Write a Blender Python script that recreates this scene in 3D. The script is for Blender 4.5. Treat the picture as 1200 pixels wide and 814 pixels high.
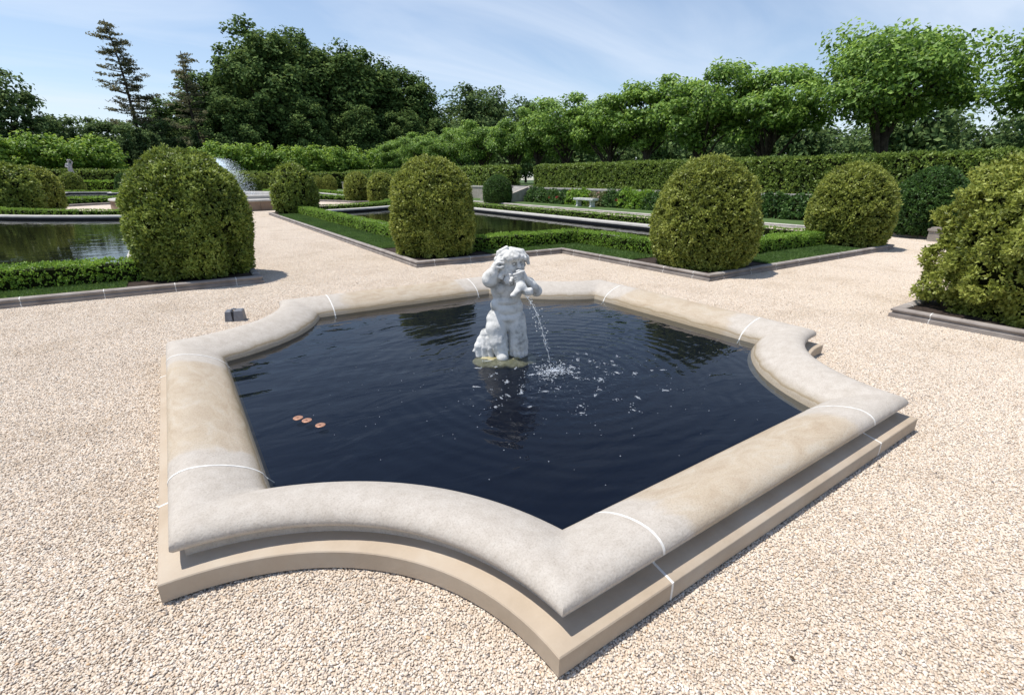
import bpy, math, random
import numpy as np
from mathutils import Vector, Matrix

# ------------------------------------------------------------------ camera, sky, sun, exposure
for o in list(bpy.data.objects):
    bpy.data.objects.remove(o, do_unlink=True)
S = bpy.context.scene
COL = S.collection

cam_d = bpy.data.cameras.new('camera')
cam = bpy.data.objects.new('camera', cam_d)
COL.objects.link(cam)
cam_d.sensor_fit = 'HORIZONTAL'
cam_d.sensor_width = 36.0
cam_d.lens = 17.07
cam_d.clip_start = 0.05
cam_d.clip_end = 3000
RT = Vector((0.82802, -0.56067, 0.00530))
UP = Vector((0.17921, 0.27359, 0.94500))
FW = Vector((0.53128, 0.78154, -0.32702))
cam.matrix_world = Matrix(((RT.x, UP.x, -FW.x, 0.0), (RT.y, UP.y, -FW.y, 0.0), (RT.z, UP.z, -FW.z, 1.65), (0, 0, 0, 1)))
S.camera = cam

SUN_TRAVEL = Vector((0.31, -0.22, -1.0))
el = math.atan2(1.0, math.hypot(0.31, 0.22))
world = bpy.data.worlds.new('World')
S.world = world
world.use_nodes = True
wn = world.node_tree.nodes
wl = world.node_tree.links
wn.clear()
w_out = wn.new('ShaderNodeOutputWorld')
w_bg = wn.new('ShaderNodeBackground')
w_bg.inputs['Strength'].default_value = 0.12
sky = wn.new('ShaderNodeTexSky')
sky.sky_type = 'NISHITA'
sky.sun_disc = False
sky.sun_elevation = el
sky.sun_rotation = math.atan2(-0.31, 0.22)
sky.altitude = 50
sky.air_density = 1.0
sky.dust_density = 0.5
sky.ozone_density = 2.4
w_tc = wn.new('ShaderNodeTexCoord')
w_sep = wn.new('ShaderNodeSeparateXYZ')
wl.new(w_tc.outputs['Generated'], w_sep.inputs[0])
w_add = wn.new('ShaderNodeMath'); w_add.operation = 'ADD'; w_add.inputs[1].default_value = 0.12
wl.new(w_sep.outputs['Z'], w_add.inputs[0])
w_mx = wn.new('ShaderNodeMath'); w_mx.operation = 'MAXIMUM'; w_mx.inputs[1].default_value = 0.05
wl.new(w_add.outputs[0], w_mx.inputs[0])
w_div = wn.new('ShaderNodeVectorMath'); w_div.operation = 'DIVIDE'
w_cmb = wn.new('ShaderNodeCombineXYZ')
for k in range(3):
    wl.new(w_mx.outputs[0], w_cmb.inputs[k])
wl.new(w_tc.outputs['Generated'], w_div.inputs[0])
wl.new(w_cmb.outputs[0], w_div.inputs[1])
w_map = wn.new('ShaderNodeMapping')
w_map.inputs['Rotation'].default_value = (0, 0, math.radians(-38))
w_map.inputs['Scale'].default_value = (0.55, 1.5, 0.0)
wl.new(w_div.outputs[0], w_map.inputs['Vector'])
w_ns = wn.new('ShaderNodeTexNoise')
w_ns.inputs['Scale'].default_value = 0.85
w_ns.inputs['Detail'].default_value = 7
w_ns.inputs['Roughness'].default_value = 0.55
w_ns.inputs['Distortion'].default_value = 0.7
wl.new(w_map.outputs[0], w_ns.inputs['Vector'])
w_rp = wn.new('ShaderNodeValToRGB')
w_rp.color_ramp.elements[0].position = 0.40
w_rp.color_ramp.elements[0].color = (0.24, 0.24, 0.24, 1)
w_rp.color_ramp.elements[1].position = 0.72
w_rp.color_ramp.elements[1].color = (0.80, 0.80, 0.80, 1)
wl.new(w_ns.outputs['Fac'], w_rp.inputs[0])
w_mix = wn.new('ShaderNodeMix'); w_mix.data_type = 'RGBA'
w_mix.inputs[7].default_value = (5.4, 6.0, 6.9, 1)
w_fd = wn.new('ShaderNodeMapRange')
w_fd.interpolation_type = 'SMOOTHSTEP'
w_fd.inputs['From Min'].default_value = 0.0
w_fd.inputs['From Max'].default_value = 0.75
w_fd.inputs['To Min'].default_value = 1.0
w_fd.inputs['To Max'].default_value = 0.25
wl.new(w_sep.outputs['Z'], w_fd.inputs['Value'])
w_ml = wn.new('ShaderNodeMath'); w_ml.operation = 'MULTIPLY'
wl.new(w_rp.outputs[0], w_ml.inputs[0]); wl.new(w_fd.outputs[0], w_ml.inputs[1])
wl.new(w_ml.outputs[0], w_mix.inputs[0])
wl.new(sky.outputs[0], w_mix.inputs[6])
wl.new(w_mix.outputs[2], w_bg.inputs['Color'])
wl.new(w_bg.outputs[0], w_out.inputs[0])

sun_d = bpy.data.lights.new('sun', 'SUN')
sun_d.energy = 4.2
sun_d.angle = math.radians(0.55)
sun_d.color = (1.0, 0.95, 0.87)
sun = bpy.data.objects.new('sun', sun_d)
COL.objects.link(sun)
sun.rotation_euler = SUN_TRAVEL.to_track_quat('-Z', 'Y').to_euler()
sun.location = (-5, 4, 20)

S.render.engine = 'CYCLES'
S.view_settings.view_transform = 'Standard'
S.view_settings.look = 'None'
S.view_settings.exposure = 0.36
S.view_settings.gamma = 1.0
S.render.resolution_x = 1024
S.render.resolution_y = 694

# ------------------------------------------------------------------ helpers
RNG = np.random.default_rng(7)
_TAB = np.random.default_rng(3).random((32, 32, 32))


def noise3(p):
    p = np.asarray(p, float)
    i = np.floor(p).astype(int)
    f = p - i
    f = f * f * (3 - 2 * f)
    out = 0.0
    for dx in (0, 1):
        wx = f[..., 0] if dx else 1 - f[..., 0]
        for dy in (0, 1):
            wy = f[..., 1] if dy else 1 - f[..., 1]
            for dz in (0, 1):
                wz = f[..., 2] if dz else 1 - f[..., 2]
                out = out + wx * wy * wz * _TAB[(i[..., 0] + dx) % 32, (i[..., 1] + dy) % 32, (i[..., 2] + dz) % 32]
    return out * 2 - 1


def nrm(v):
    return v / np.maximum(np.linalg.norm(v, axis=-1, keepdims=True), 1e-9)


class MB:
    """collects vertices and faces of any size; build() makes ONE mesh"""

    def __init__(self):
        self.v = []
        self.n = 0
        self.f = []      # (array (m,k), mat index array, rnd array)

    def add(self, V, F, mat=0, rnd=None, smooth=False):
        V = np.asarray(V, float).reshape(-1, 3)
        F = np.asarray(F, int)
        if F.size == 0:
            return
        m = len(F)
        self.f.append((F + self.n, np.full(m, mat), np.full(m, .5) if rnd is None else np.asarray(rnd, float), np.full(m, smooth)))
        self.v.append(V)
        self.n += len(V)

    def box(self, a, b, mat=0):
        x0, y0, z0 = a
        x1, y1, z1 = b
        V = [(x0, y0, z0), (x1, y0, z0), (x1, y1, z0), (x0, y1, z0), (x0, y0, z1), (x1, y0, z1), (x1, y1, z1), (x0, y1, z1)]
        self.add(V, [(0, 3, 2, 1), (4, 5, 6, 7), (0, 1, 5, 4), (1, 2, 6, 5), (2, 3, 7, 6), (3, 0, 4, 7)], mat)

    def tube(self, pts, rad, seg=8, mat=0, cap=True, smooth=True):
        pts = np.asarray(pts, float)
        n = len(pts)
        t = nrm(np.gradient(pts, axis=0))
        ref = np.array([0, 0, 1.0]) if abs(t[0, 2]) < .9 else np.array([1.0, 0, 0])
        a = np.arange(seg) / seg * 2 * math.pi
        V = []
        for k in range(n):
            u = np.cross(ref, t[k]); u /= np.linalg.norm(u)
            w = np.cross(t[k], u)
            V.append(pts[k] + rad[k] * (np.cos(a)[:, None] * u + np.sin(a)[:, None] * w))
        V = np.concatenate(V)
        i = np.arange(seg); j = (i + 1) % seg
        F = np.concatenate([np.stack([k * seg + i, k * seg + j, (k + 1) * seg + j, (k + 1) * seg + i], 1) for k in range(n - 1)])
        self.add(V, F, mat, smooth=smooth)
        if cap:
            for k, rev in ((0, True), (n - 1, False)):
                idx = list(range(seg))
                if rev:
                    idx = idx[::-1]
                self.add(V[k * seg:(k + 1) * seg], [idx], mat)

    def lathe(self, prof, seg=24, mat=0, c=(0, 0), smooth=True):
        a = np.arange(seg) / seg * 2 * math.pi
        V = np.concatenate([np.stack([c[0] + r * np.cos(a), c[1] + r * np.sin(a), np.full(seg, z)], 1) for r, z in prof])
        i = np.arange(seg); j = (i + 1) % seg
        F = np.concatenate([np.stack([k * seg + i, k * seg + j, (k + 1) * seg + j, (k + 1) * seg + i], 1) for k in range(len(prof) - 1)])
        self.add(V, F, mat, smooth=smooth)

    def mesh(self, name, mats, sharp=None):
        me = bpy.data.meshes.new(name)
        V = np.concatenate(self.v)
        me.vertices.add(len(V))
        me.vertices.foreach_set('co', V.astype(np.float32).ravel())
        loops = np.concatenate([F.ravel() for F, _, _, _ in self.f])
        tot = np.concatenate([np.full(len(F), F.shape[1]) for F, _, _, _ in self.f])
        st = np.concatenate([[0], np.cumsum(tot)[:-1]])
        me.loops.add(len(loops))
        me.loops.foreach_set('vertex_index', loops.astype(np.int32))
        me.polygons.add(len(tot))
        me.polygons.foreach_set('loop_start', st.astype(np.int32))
        me.polygons.foreach_set('loop_total', tot.astype(np.int32))
        me.polygons.foreach_set('material_index', np.concatenate([m for _, m, _, _ in self.f]).astype(np.int32))
        me.polygons.foreach_set('use_smooth', np.concatenate([s for _, _, _, s in self.f]).astype(bool))
        at = me.attributes.new('rnd', 'FLOAT', 'FACE')
        at.data.foreach_set('value', np.concatenate([r for _, _, r, _ in self.f]).astype(np.float32))
        me.update(calc_edges=True)
        me.validate()
        for m in (mats if isinstance(mats, (list, tuple)) else [mats]):
            me.materials.append(m)
        if sharp is not None:
            me.set_sharp_from_angle(angle=math.radians(sharp))
        return me

    def build(self, name, mats, parent=None, sharp=None, loc=None):
        return link(name, self.mesh(name, mats, sharp), parent, loc)


def link(name, data, parent=None, loc=None, rz=0.0, scale=None):
    o = bpy.data.objects.new(name, data)
    COL.objects.link(o)
    if loc is not None:
        o.location = loc
    if rz:
        o.rotation_euler = (0, 0, rz)
    if scale is not None:
        o.scale = scale
    if parent is not None:
        o.parent = parent
    return o


def tag(o, label=None, cat=None, group=None, kind=None):
    if label:
        o['label'] = label
    if cat:
        o['category'] = cat
    if group:
        o['group'] = group
    if kind:
        o['kind'] = kind
    return o


def thing(name, label, cat, loc=(0, 0, 0), rz=0.0, group=None):
    return tag(link(name, None, loc=loc, rz=rz), label, cat, group)


# ------------------------------------------------------------------ materials
def new_mat(name):
    m = bpy.data.materials.new(name)
    m.use_nodes = True
    nt = m.node_tree
    nt.nodes.clear()
    out = nt.nodes.new('ShaderNodeOutputMaterial')
    return m, nt, out


def node(nt, typ, **kw):
    n = nt.nodes.new(typ)
    for k, v in kw.items():
        if k.startswith('in_'):
            n.inputs[k[3:].replace('_', ' ')].default_value = v
        else:
            setattr(n, k, v)
    return n


def ramp(nt, stops):
    r = nt.nodes.new('ShaderNodeValToRGB')
    e = r.color_ramp.elements
    while len(e) < len(stops):
        e.new(0.5)
    for k, (p, c) in enumerate(stops):
        e[k].position = p
        e[k].color = (c[0], c[1], c[2], 1)
    return r


def leaf_mat(name, dark, mid, light, trans=0.28, rough=0.5, tcol=None, spec=0.35):
    m, nt, out = new_mat(name)
    at = node(nt, 'ShaderNodeAttribute', attribute_name='rnd')
    r = ramp(nt, [(0.0, dark), (0.5, mid), (1.0, light)])
    nt.links.new(at.outputs['Fac'], r.inputs[0])
    p = node(nt, 'ShaderNodeBsdfPrincipled')
    p.inputs['Roughness'].default_value = rough
    p.inputs['Specular IOR Level'].default_value = spec
    nt.links.new(r.outputs[0], p.inputs['Base Color'])
    t = node(nt, 'ShaderNodeBsdfTranslucent')
    hs = node(nt, 'ShaderNodeHueSaturation')
    hs.inputs['Hue'].default_value = 0.485
    hs.inputs['Value'].default_value = 1.5
    nt.links.new(r.outputs[0], hs.inputs['Color'])
    nt.links.new(hs.outputs[0], t.inputs['Color'])
    mx = node(nt, 'ShaderNodeMixShader')
    mx.inputs[0].default_value = trans
    nt.links.new(p.outputs[0], mx.inputs[1])
    nt.links.new(t.outputs[0], mx.inputs[2])
    nt.links.new(mx.outputs[0], out.inputs[0])
    return m


def rough_mat(name, stops, scale=6.0, detail=6, rough=0.8, bump=0.2, bscale=None, bdist=0.01, spec=0.3, coord='Object', extra=None):
    m, nt, out = new_mat(name)
    tc = node(nt, 'ShaderNodeTexCoord')
    ns = node(nt, 'ShaderNodeTexNoise', in_Scale=scale, in_Detail=detail, in_Roughness=0.6)
    nt.links.new(tc.outputs[coord], ns.inputs['Vector'])
    r = ramp(nt, stops)
    nt.links.new(ns.outputs['Fac'], r.inputs[0])
    p = node(nt, 'ShaderNodeBsdfPrincipled')
    p.inputs['Roughness'].default_value = rough
    p.inputs['Specular IOR Level'].default_value = spec
    nt.links.new(r.outputs[0], p.inputs['Base Color'])
    n2 = node(nt, 'ShaderNodeTexNoise', in_Scale=bscale or scale * 6, in_Detail=6)
    nt.links.new(tc.outputs[coord], n2.inputs['Vector'])
    b = node(nt, 'ShaderNodeBump', in_Strength=bump, in_Distance=bdist)
    nt.links.new(n2.outputs['Fac'], b.inputs['Height'])
    nt.links.new(b.outputs[0], p.inputs['Normal'])
    nt.links.new(p.outputs[0], out.inputs[0])
    return m


def limestone_mat():
    """pool coping: tan limestone with pale grey ends towards the joints (rnd attribute = how tan)"""
    m, nt, out = new_mat('limestone')
    L = nt.links.new
    tc = node(nt, 'ShaderNodeTexCoord')
    geo = node(nt, 'ShaderNodeNewGeometry')
    at = node(nt, 'ShaderNodeAttribute', attribute_name='tan')
    n1 = node(nt, 'ShaderNodeTexNoise', in_Scale=2.2, in_Detail=7, in_Roughness=0.62, in_Distortion=0.6)
    L(tc.outputs['Object'], n1.inputs['Vector'])
    a1 = node(nt, 'ShaderNodeMath', operation='MULTIPLY_ADD')
    a1.inputs[1].default_value = 0.85
    L(n1.outputs['Fac'], a1.inputs[0]); L(at.outputs['Fac'], a1.inputs[2])
    r1 = ramp(nt, [(0.50, (0, 0, 0)), (0.64, (0.75, 0.75, 0.75)), (0.95, (1, 1, 1))])
    L(a1.outputs[0], r1.inputs[0])
    # grey base with fine mottling
    n2 = node(nt, 'ShaderNodeTexNoise', in_Scale=14, in_Detail=9, in_Roughness=0.7)
    L(tc.outputs['Object'], n2.inputs['Vector'])
    rg = ramp(nt, [(0.25, (0.375, 0.335, 0.29)), (0.5, (0.44, 0.40, 0.355)), (0.8, (0.50, 0.465, 0.42))])
    L(n2.outputs['Fac'], rg.inputs[0])
    mp = node(nt, 'ShaderNodeMapping')
    mp.inputs['Scale'].default_value = (1.6, 1.6, 9.0)
    L(tc.outputs['Object'], mp.inputs[0])
    n3 = node(nt, 'ShaderNodeTexNoise', in_Scale=2.6, in_Detail=8, in_Roughness=0.6, in_Distortion=1.2)
    L(mp.outputs[0], n3.inputs['Vector'])
    rt = ramp(nt, [(0.3, (0.36, 0.285, 0.205)), (0.52, (0.42, 0.35, 0.265)), (0.75, (0.455, 0.405, 0.335))])
    L(n3.outputs['Fac'], rt.inputs[0])
    mx = node(nt, 'ShaderNodeMix', data_type='RGBA')
    L(r1.outputs[0], mx.inputs[0]); L(rg.outputs[0], mx.inputs[6]); L(rt.outputs[0], mx.inputs[7])
    # waterline stain: brown band on the inner lip, below a wavering height
    sep = node(nt, 'ShaderNodeSeparateXYZ')
    L(geo.outputs['Position'], sep.inputs[0])
    n4 = node(nt, 'ShaderNodeTexNoise', in_Scale=5.0, in_Detail=4)
    L(geo.outputs['Position'], n4.inputs['Vector'])
    ma = node(nt, 'ShaderNodeMath', operation='MULTIPLY_ADD')
    ma.inputs[1].default_value = 0.05
    L(n4.outputs['Fac'], ma.inputs[0]); L(sep.outputs['Z'], ma.inputs[2])
    at2 = node(nt, 'ShaderNodeAttribute', attribute_name='inner')
    rs = ramp(nt, [(0.10, (0.7, 0.7, 0.7)), (0.148, (0.5, 0.5, 0.5)), (0.156, (0.95, 0.95, 0.95)), (0.175, (0.35, 0.35, 0.35)), (0.21, (0, 0, 0))])
    L(ma.outputs[0], rs.inputs[0])
    mm = node(nt, 'ShaderNodeMath', operation='MULTIPLY')
    L(rs.outputs[0], mm.inputs[0]); L(at2.outputs['Fac'], mm.inputs[1])
    mx2 = node(nt, 'ShaderNodeMix', data_type='RGBA')
    mx2.inputs[7].default_value = (0.23, 0.18, 0.11, 1)
    L(mm.outputs[0], mx2.inputs[0]); L(mx.outputs[2], mx2.inputs[6])
    # small dark pits
    vo = node(nt, 'ShaderNodeTexVoronoi', in_Scale=26)
    L(tc.outputs['Object'], vo.inputs['Vector'])
    rv = ramp(nt, [(0.03, (0.55, 0.55, 0.55)), (0.09, (1, 1, 1))])
    L(vo.outputs['Distance'], rv.inputs[0])
    mx3 = node(nt, 'ShaderNodeMix', data_type='RGBA', blend_type='MULTIPLY')
    mx3.inputs[0].default_value = 0.5
    L(mx2.outputs[2], mx3.inputs[6]); L(rv.outputs[0], mx3.inputs[7])
    p = node(nt, 'ShaderNodeBsdfPrincipled')
    n6 = node(nt, 'ShaderNodeTexNoise', in_Scale=120, in_Detail=5, in_Roughness=0.75)
    L(tc.outputs['Object'], n6.inputs['Vector'])
    r6 = ramp(nt, [(0.34, (0.80, 0.79, 0.77)), (0.5, (1.0, 1.0, 1.0)), (0.7, (1.06, 1.06, 1.05))])
    L(n6.outputs['Fac'], r6.inputs[0])
    mx6 = node(nt, 'ShaderNodeMix', data_type='RGBA', blend_type='MULTIPLY')
    mx6.inputs[0].default_value = 1.0
    L(mx3.outputs[2], mx6.inputs[6]); L(r6.outputs[0], mx6.inputs[7])
    p.inputs['Roughness'].default_value = 0.8
    p.inputs['Specular IOR Level'].default_value = 0.2
    L(mx6.outputs[2], p.inputs['Base Color'])
    n5 = node(nt, 'ShaderNodeTexNoise', in_Scale=90, in_Detail=6)
    L(tc.outputs['Object'], n5.inputs['Vector'])
    b = node(nt, 'ShaderNodeBump', in_Strength=0.45, in_Distance=0.005)
    L(n5.outputs['Fac'], b.inputs['Height']); L(b.outputs[0], p.inputs['Normal'])
    L(p.outputs[0], out.inputs[0])
    return m


PEB = [(0.0, (0.22, 0.195, 0.18)), (0.025, (0.40, 0.35, 0.315)), (0.07, (0.53, 0.43, 0.33)), (0.30, (0.61, 0.505, 0.40)),
       (0.55, (0.64, 0.545, 0.445)), (0.80, (0.68, 0.605, 0.52)), (0.97, (0.72, 0.665, 0.595)), (1.0, (0.60, 0.42, 0.26))]


def gravel_sheet_mat():
    m, nt, out = new_mat('gravel')
    L = nt.links.new
    geo = node(nt, 'ShaderNodeNewGeometry')
    vo = node(nt, 'ShaderNodeTexVoronoi', in_Scale=62)
    L(geo.outputs['Position'], vo.inputs['Vector'])
    sp = node(nt, 'ShaderNodeSeparateColor')
    L(vo.outputs['Color'], sp.inputs[0])
    r = ramp(nt, PEB)
    L(sp.outputs[0], r.inputs[0])
    n = node(nt, 'ShaderNodeTexNoise', in_Scale=1.3, in_Detail=6, in_Roughness=0.65)
    L(geo.outputs['Position'], n.inputs['Vector'])
    rn = ramp(nt, [(0.3, (0.78, 0.77, 0.76)), (0.7, (0.92, 0.92, 0.92))])
    L(n.outputs['Fac'], rn.inputs[0])
    mx = node(nt, 'ShaderNodeMix', data_type='RGBA', blend_type='MULTIPLY')
    mx.inputs[0].default_value = 1.0
    L(r.outputs[0], mx.inputs[6]); L(rn.outputs[0], mx.inputs[7])
    p = node(nt, 'ShaderNodeBsdfPrincipled')
    p.inputs['Roughness'].default_value = 0.85
    p.inputs['Specular IOR Level'].default_value = 0.2
    L(mx.outputs[2], p.inputs['Base Color'])
    b = node(nt, 'ShaderNodeBump', in_Strength=0.8, in_Distance=0.008)
    b.invert = True
    L(vo.outputs['Distance'], b.inputs['Height']); L(b.outputs[0], p.inputs['Normal'])
    L(p.outputs[0], out.inputs[0])
    return m


def pebble_mat():
    m, nt, out = new_mat('pebbles')
    L = nt.links.new
    at = node(nt, 'ShaderNodeAttribute', attribute_name='rnd')
    r = ramp(nt, PEB)
    L(at.outputs['Fac'], r.inputs[0])
    geo = node(nt, 'ShaderNodeNewGeometry')
    n = node(nt, 'ShaderNodeTexNoise', in_Scale=1.1, in_Detail=7, in_Roughness=0.7)
    L(geo.outputs['Position'], n.inputs['Vector'])
    rn = ramp(nt, [(0.34, (0.88, 0.86, 0.83)), (0.52, (1.0, 1.0, 1.0)), (0.7, (1.03, 1.03, 1.02))])
    L(n.outputs['Fac'], rn.inputs[0])
    mx = node(nt, 'ShaderNodeMix', data_type='RGBA', blend_type='MULTIPLY')
    mx.inputs[0].default_value = 1.0
    L(r.outputs[0], mx.inputs[6]); L(rn.outputs[0], mx.inputs[7])
    p = node(nt, 'ShaderNodeBsdfPrincipled')
    p.inputs['Roughness'].default_value = 0.8
    p.inputs['Specular IOR Level'].default_value = 0.15
    L(mx.outputs[2], p.inputs['Base Color'])
    L(p.outputs[0], out.inputs[0])
    return m


def water_mat(name, tint, centre=None, ring=0.0, amp=0.5, nscale=3.0, stretch=(1, 1, 1), nz=1.0):
    m, nt, out = new_mat(name)
    L = nt.links.new
    geo = node(nt, 'ShaderNodeNewGeometry')
    mp = node(nt, 'ShaderNodeMapping')
    mp.inputs['Scale'].default_value = stretch
    mp.inputs['Rotation'].default_value = (0, 0, math.radians(34))
    L(geo.outputs['Position'], mp.inputs[0])
    n1 = node(nt, 'ShaderNodeTexNoise', in_Scale=nscale, in_Detail=3, in_Roughness=0.45, in_Distortion=0.4)
    L(mp.outputs[0], n1.inputs['Vector'])
    h = node(nt, 'ShaderNodeMath', operation='MULTIPLY')
    h.inputs[1].default_value = nz
    L(n1.outputs['Fac'], h.inputs[0])
    if centre is not None:
        sb = node(nt, 'ShaderNodeVectorMath', operation='SUBTRACT')
        sb.inputs[1].default_value = (centre[0], centre[1], 0.085)
        L(geo.outputs['Position'], sb.inputs[0])
        nd = node(nt, 'ShaderNodeTexNoise', in_Scale=1.4, in_Detail=2)
        L(geo.outputs['Position'], nd.inputs['Vector'])
        ln = node(nt, 'ShaderNodeVectorMath', operation='LENGTH')
        L(sb.outputs[0], ln.inputs[0])
        ad = node(nt, 'ShaderNodeMath', operation='MULTIPLY_ADD')
        ad.inputs[1].default_value = 0.22
        L(nd.outputs['Fac'], ad.inputs[0]); L(ln.outputs['Value'], ad.inputs[2])
        ph = node(nt, 'ShaderNodeMath', operation='MULTIPLY')
        ph.inputs[1].default_value = 2 * math.pi / 0.125
        L(ad.outputs[0], ph.inputs[0])
        sn = node(nt, 'ShaderNodeMath', operation='SINE')
        L(ph.outputs[0], sn.inputs[0])
        fo = node(nt, 'ShaderNodeMapRange')
        fo.inputs['From Min'].default_value = 0.05
        fo.inputs['From Max'].default_value = 2.6
        fo.inputs['To Min'].default_value = ring
        fo.inputs['To Max'].default_value = ring * 0.12
        L(ln.outputs['Value'], fo.inputs['Value'])
        ml = node(nt, 'ShaderNodeMath', operation='MULTIPLY')
        L(sn.outputs[0], ml.inputs[0]); L(fo.outputs[0], ml.inputs[1])
        # choppy short waves near the splash
        n2 = node(nt, 'ShaderNodeTexNoise', in_Scale=22, in_Detail=3)
        L(geo.outputs['Position'], n2.inputs['Vector'])
        f2 = node(nt, 'ShaderNodeMapRange')
        f2.inputs['From Min'].default_value = 0.1
        f2.inputs['From Max'].default_value = 1.3
        f2.inputs['To Min'].default_value = 0.55
        f2.inputs['To Max'].default_value = 0.02
        L(ln.outputs['Value'], f2.inputs['Value'])
        m2 = node(nt, 'ShaderNodeMath', operation='MULTIPLY')
        L(n2.outputs['Fac'], m2.inputs[0]); L(f2.outputs[0], m2.inputs[1])
        s1 = node(nt, 'ShaderNodeMath', operation='ADD')
        L(h.outputs[0], s1.inputs[0]); L(ml.outputs[0], s1.inputs[1])
        s2 = node(nt, 'ShaderNodeMath', operation='ADD')
        L(s1.outputs[0], s2.inputs[0]); L(m2.outputs[0], s2.inputs[1])
        h = s2
    b = node(nt, 'ShaderNodeBump', in_Strength=1.0, in_Distance=amp)
    L(h.outputs[0], b.inputs['Height'])
    fr = node(nt, 'ShaderNodeFresnel', in_IOR=1.34)
    L(b.outputs[0], fr.inputs['Normal'])
    gl = node(nt, 'ShaderNodeBsdfGlossy')
    gl.inputs['Roughness'].default_value = 0.02
    L(b.outputs[0], gl.inputs['Normal'])
    tr = node(nt, 'ShaderNodeBsdfTransparent')
    tr.inputs['Color'].default_value = (*tint, 1)
    mx = node(nt, 'ShaderNodeMixShader')
    L(fr.outputs[0], mx.inputs[0]); L(tr.outputs[0], mx.inputs[1]); L(gl.outputs[0], mx.inputs[2])
    L(mx.outputs[0], out.inputs[0])
    return m


def plain(name, col, rough=0.6, spec=0.4, metal=0.0):
    m, nt, out = new_mat(name)
    p = node(nt, 'ShaderNodeBsdfPrincipled')
    tc = node(nt, 'ShaderNodeTexCoord')
    ns = node(nt, 'ShaderNodeTexNoise', in_Scale=30, in_Detail=5)
    nt.links.new(tc.outputs['Object'], ns.inputs['Vector'])
    r = ramp(nt, [(0.3, [c * 0.82 for c in col]), (0.7, [min(1, c * 1.12) for c in col])])
    nt.links.new(ns.outputs['Fac'], r.inputs[0])
    nt.links.new(r.outputs[0], p.inputs['Base Color'])
    p.inputs['Roughness'].default_value = rough
    p.inputs['Specular IOR Level'].default_value = spec
    p.inputs['Metallic'].default_value = metal
    nt.links.new(p.outputs[0], out.inputs[0])
    return m


M = {}
M['lime'] = limestone_mat()
M['plinth'] = rough_mat('plinth_stone', [(0.25, (0.35, 0.28, 0.205)), (0.5, (0.42, 0.345, 0.265)), (0.8, (0.465, 0.405, 0.33))], 3.0, 8, 0.8, 0.25, 60, 0.004)
M['mortar'] = plain('white_mortar', (0.70, 0.69, 0.66), 0.85, 0.2)
M['kerb'] = rough_mat('kerb_stone', [(0.25, (0.17, 0.145, 0.13)), (0.5, (0.27, 0.24, 0.22)), (0.8, (0.36, 0.33, 0.305))], 4.0, 8, 0.85, 0.3, 50, 0.005)
M['gravel'] = gravel_sheet_mat()
M['pebble'] = pebble_mat()
M['soil'] = rough_mat('soil', [(0.3, (0.018, 0.012, 0.009)), (0.7, (0.06, 0.042, 0.032))], 25, 6, 0.95, 0.8, 60, 0.03)
M['lawn'] = rough_mat('lawn', [(0.3, (0.05, 0.09, 0.024)), (0.7, (0.085, 0.14, 0.038))], 30, 6, 0.9, 0.6, 150, 0.02)
M['ground'] = rough_mat('rough_grass', [(0.3, (0.03, 0.06, 0.015)), (0.7, (0.06, 0.10, 0.025))], 0.4, 8, 0.95, 0.5, 20, 0.05)
M['blade'] = leaf_mat('grass_blade', (0.05, 0.095, 0.022), (0.09, 0.165, 0.038), (0.15, 0.24, 0.06), 0.3)
M['liner'] = plain('black_liner', (0.003, 0.007, 0.02), 0.6, 0.2)
M['dark_wall'] = plain('black_pool_wall', (0.012, 0.012, 0.016), 0.5, 0.3)
M['pale_stone'] = rough_mat('pale_stone', [(0.3, (0.38, 0.36, 0.335)), (0.7, (0.52, 0.50, 0.465))], 3, 7, 0.75, 0.2, 50, 0.004)
M['brown_stone'] = rough_mat('brown_stone', [(0.3, (0.20, 0.14, 0.10)), (0.7, (0.30, 0.22, 0.165))], 2, 7, 0.8, 0.2, 40, 0.005)
M['wall_stone'] = rough_mat('wall_stone', [(0.3, (0.24, 0.21, 0.18)), (0.7, (0.38, 0.35, 0.31))], 3, 7, 0.85, 0.3, 40, 0.006)
M['marble'] = rough_mat('weathered_marble', [(0.30, (0.26, 0.265, 0.26)), (0.42, (0.52, 0.52, 0.505)), (0.55, (0.66, 0.655, 0.635)), (0.75, (0.70, 0.695, 0.67))], 11, 9, 0.6, 0.4, 70, 0.006)
M['algae_stone'] = rough_mat('algae_stone', [(0.3, (0.22, 0.19, 0.08)), (0.7, (0.48, 0.43, 0.27))], 9, 6, 0.7, 0.4, 40, 0.01)
M['old_stone'] = rough_mat('old_stone', [(0.3, (0.22, 0.22, 0.22)), (0.7, (0.42, 0.42, 0.42))], 5, 6, 0.85, 0.3, 40, 0.01)
M['bark'] = rough_mat('bark', [(0.3, (0.025, 0.02, 0.015)), (0.7, (0.075, 0.06, 0.045))], 3, 8, 0.95, 0.8, 12, 0.05)
M['grey_plastic'] = plain('grey_plastic', (0.17, 0.18, 0.205), 0.5, 0.4)
M['dark_gap'] = plain('gap_shade', (0.03, 0.03, 0.035), 0.6, 0.3)  # near-black colour standing in for shade between the box covers
M['copper'] = plain('copper', (0.38, 0.20, 0.13), 0.45, 0.5, 0.25)
M['copper_dark'] = plain('dark_copper', (0.18, 0.08, 0.05), 0.5, 0.4, 0.2)
M['foam'] = plain('foam', (0.62, 0.66, 0.72), 0.5, 0.4)
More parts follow.
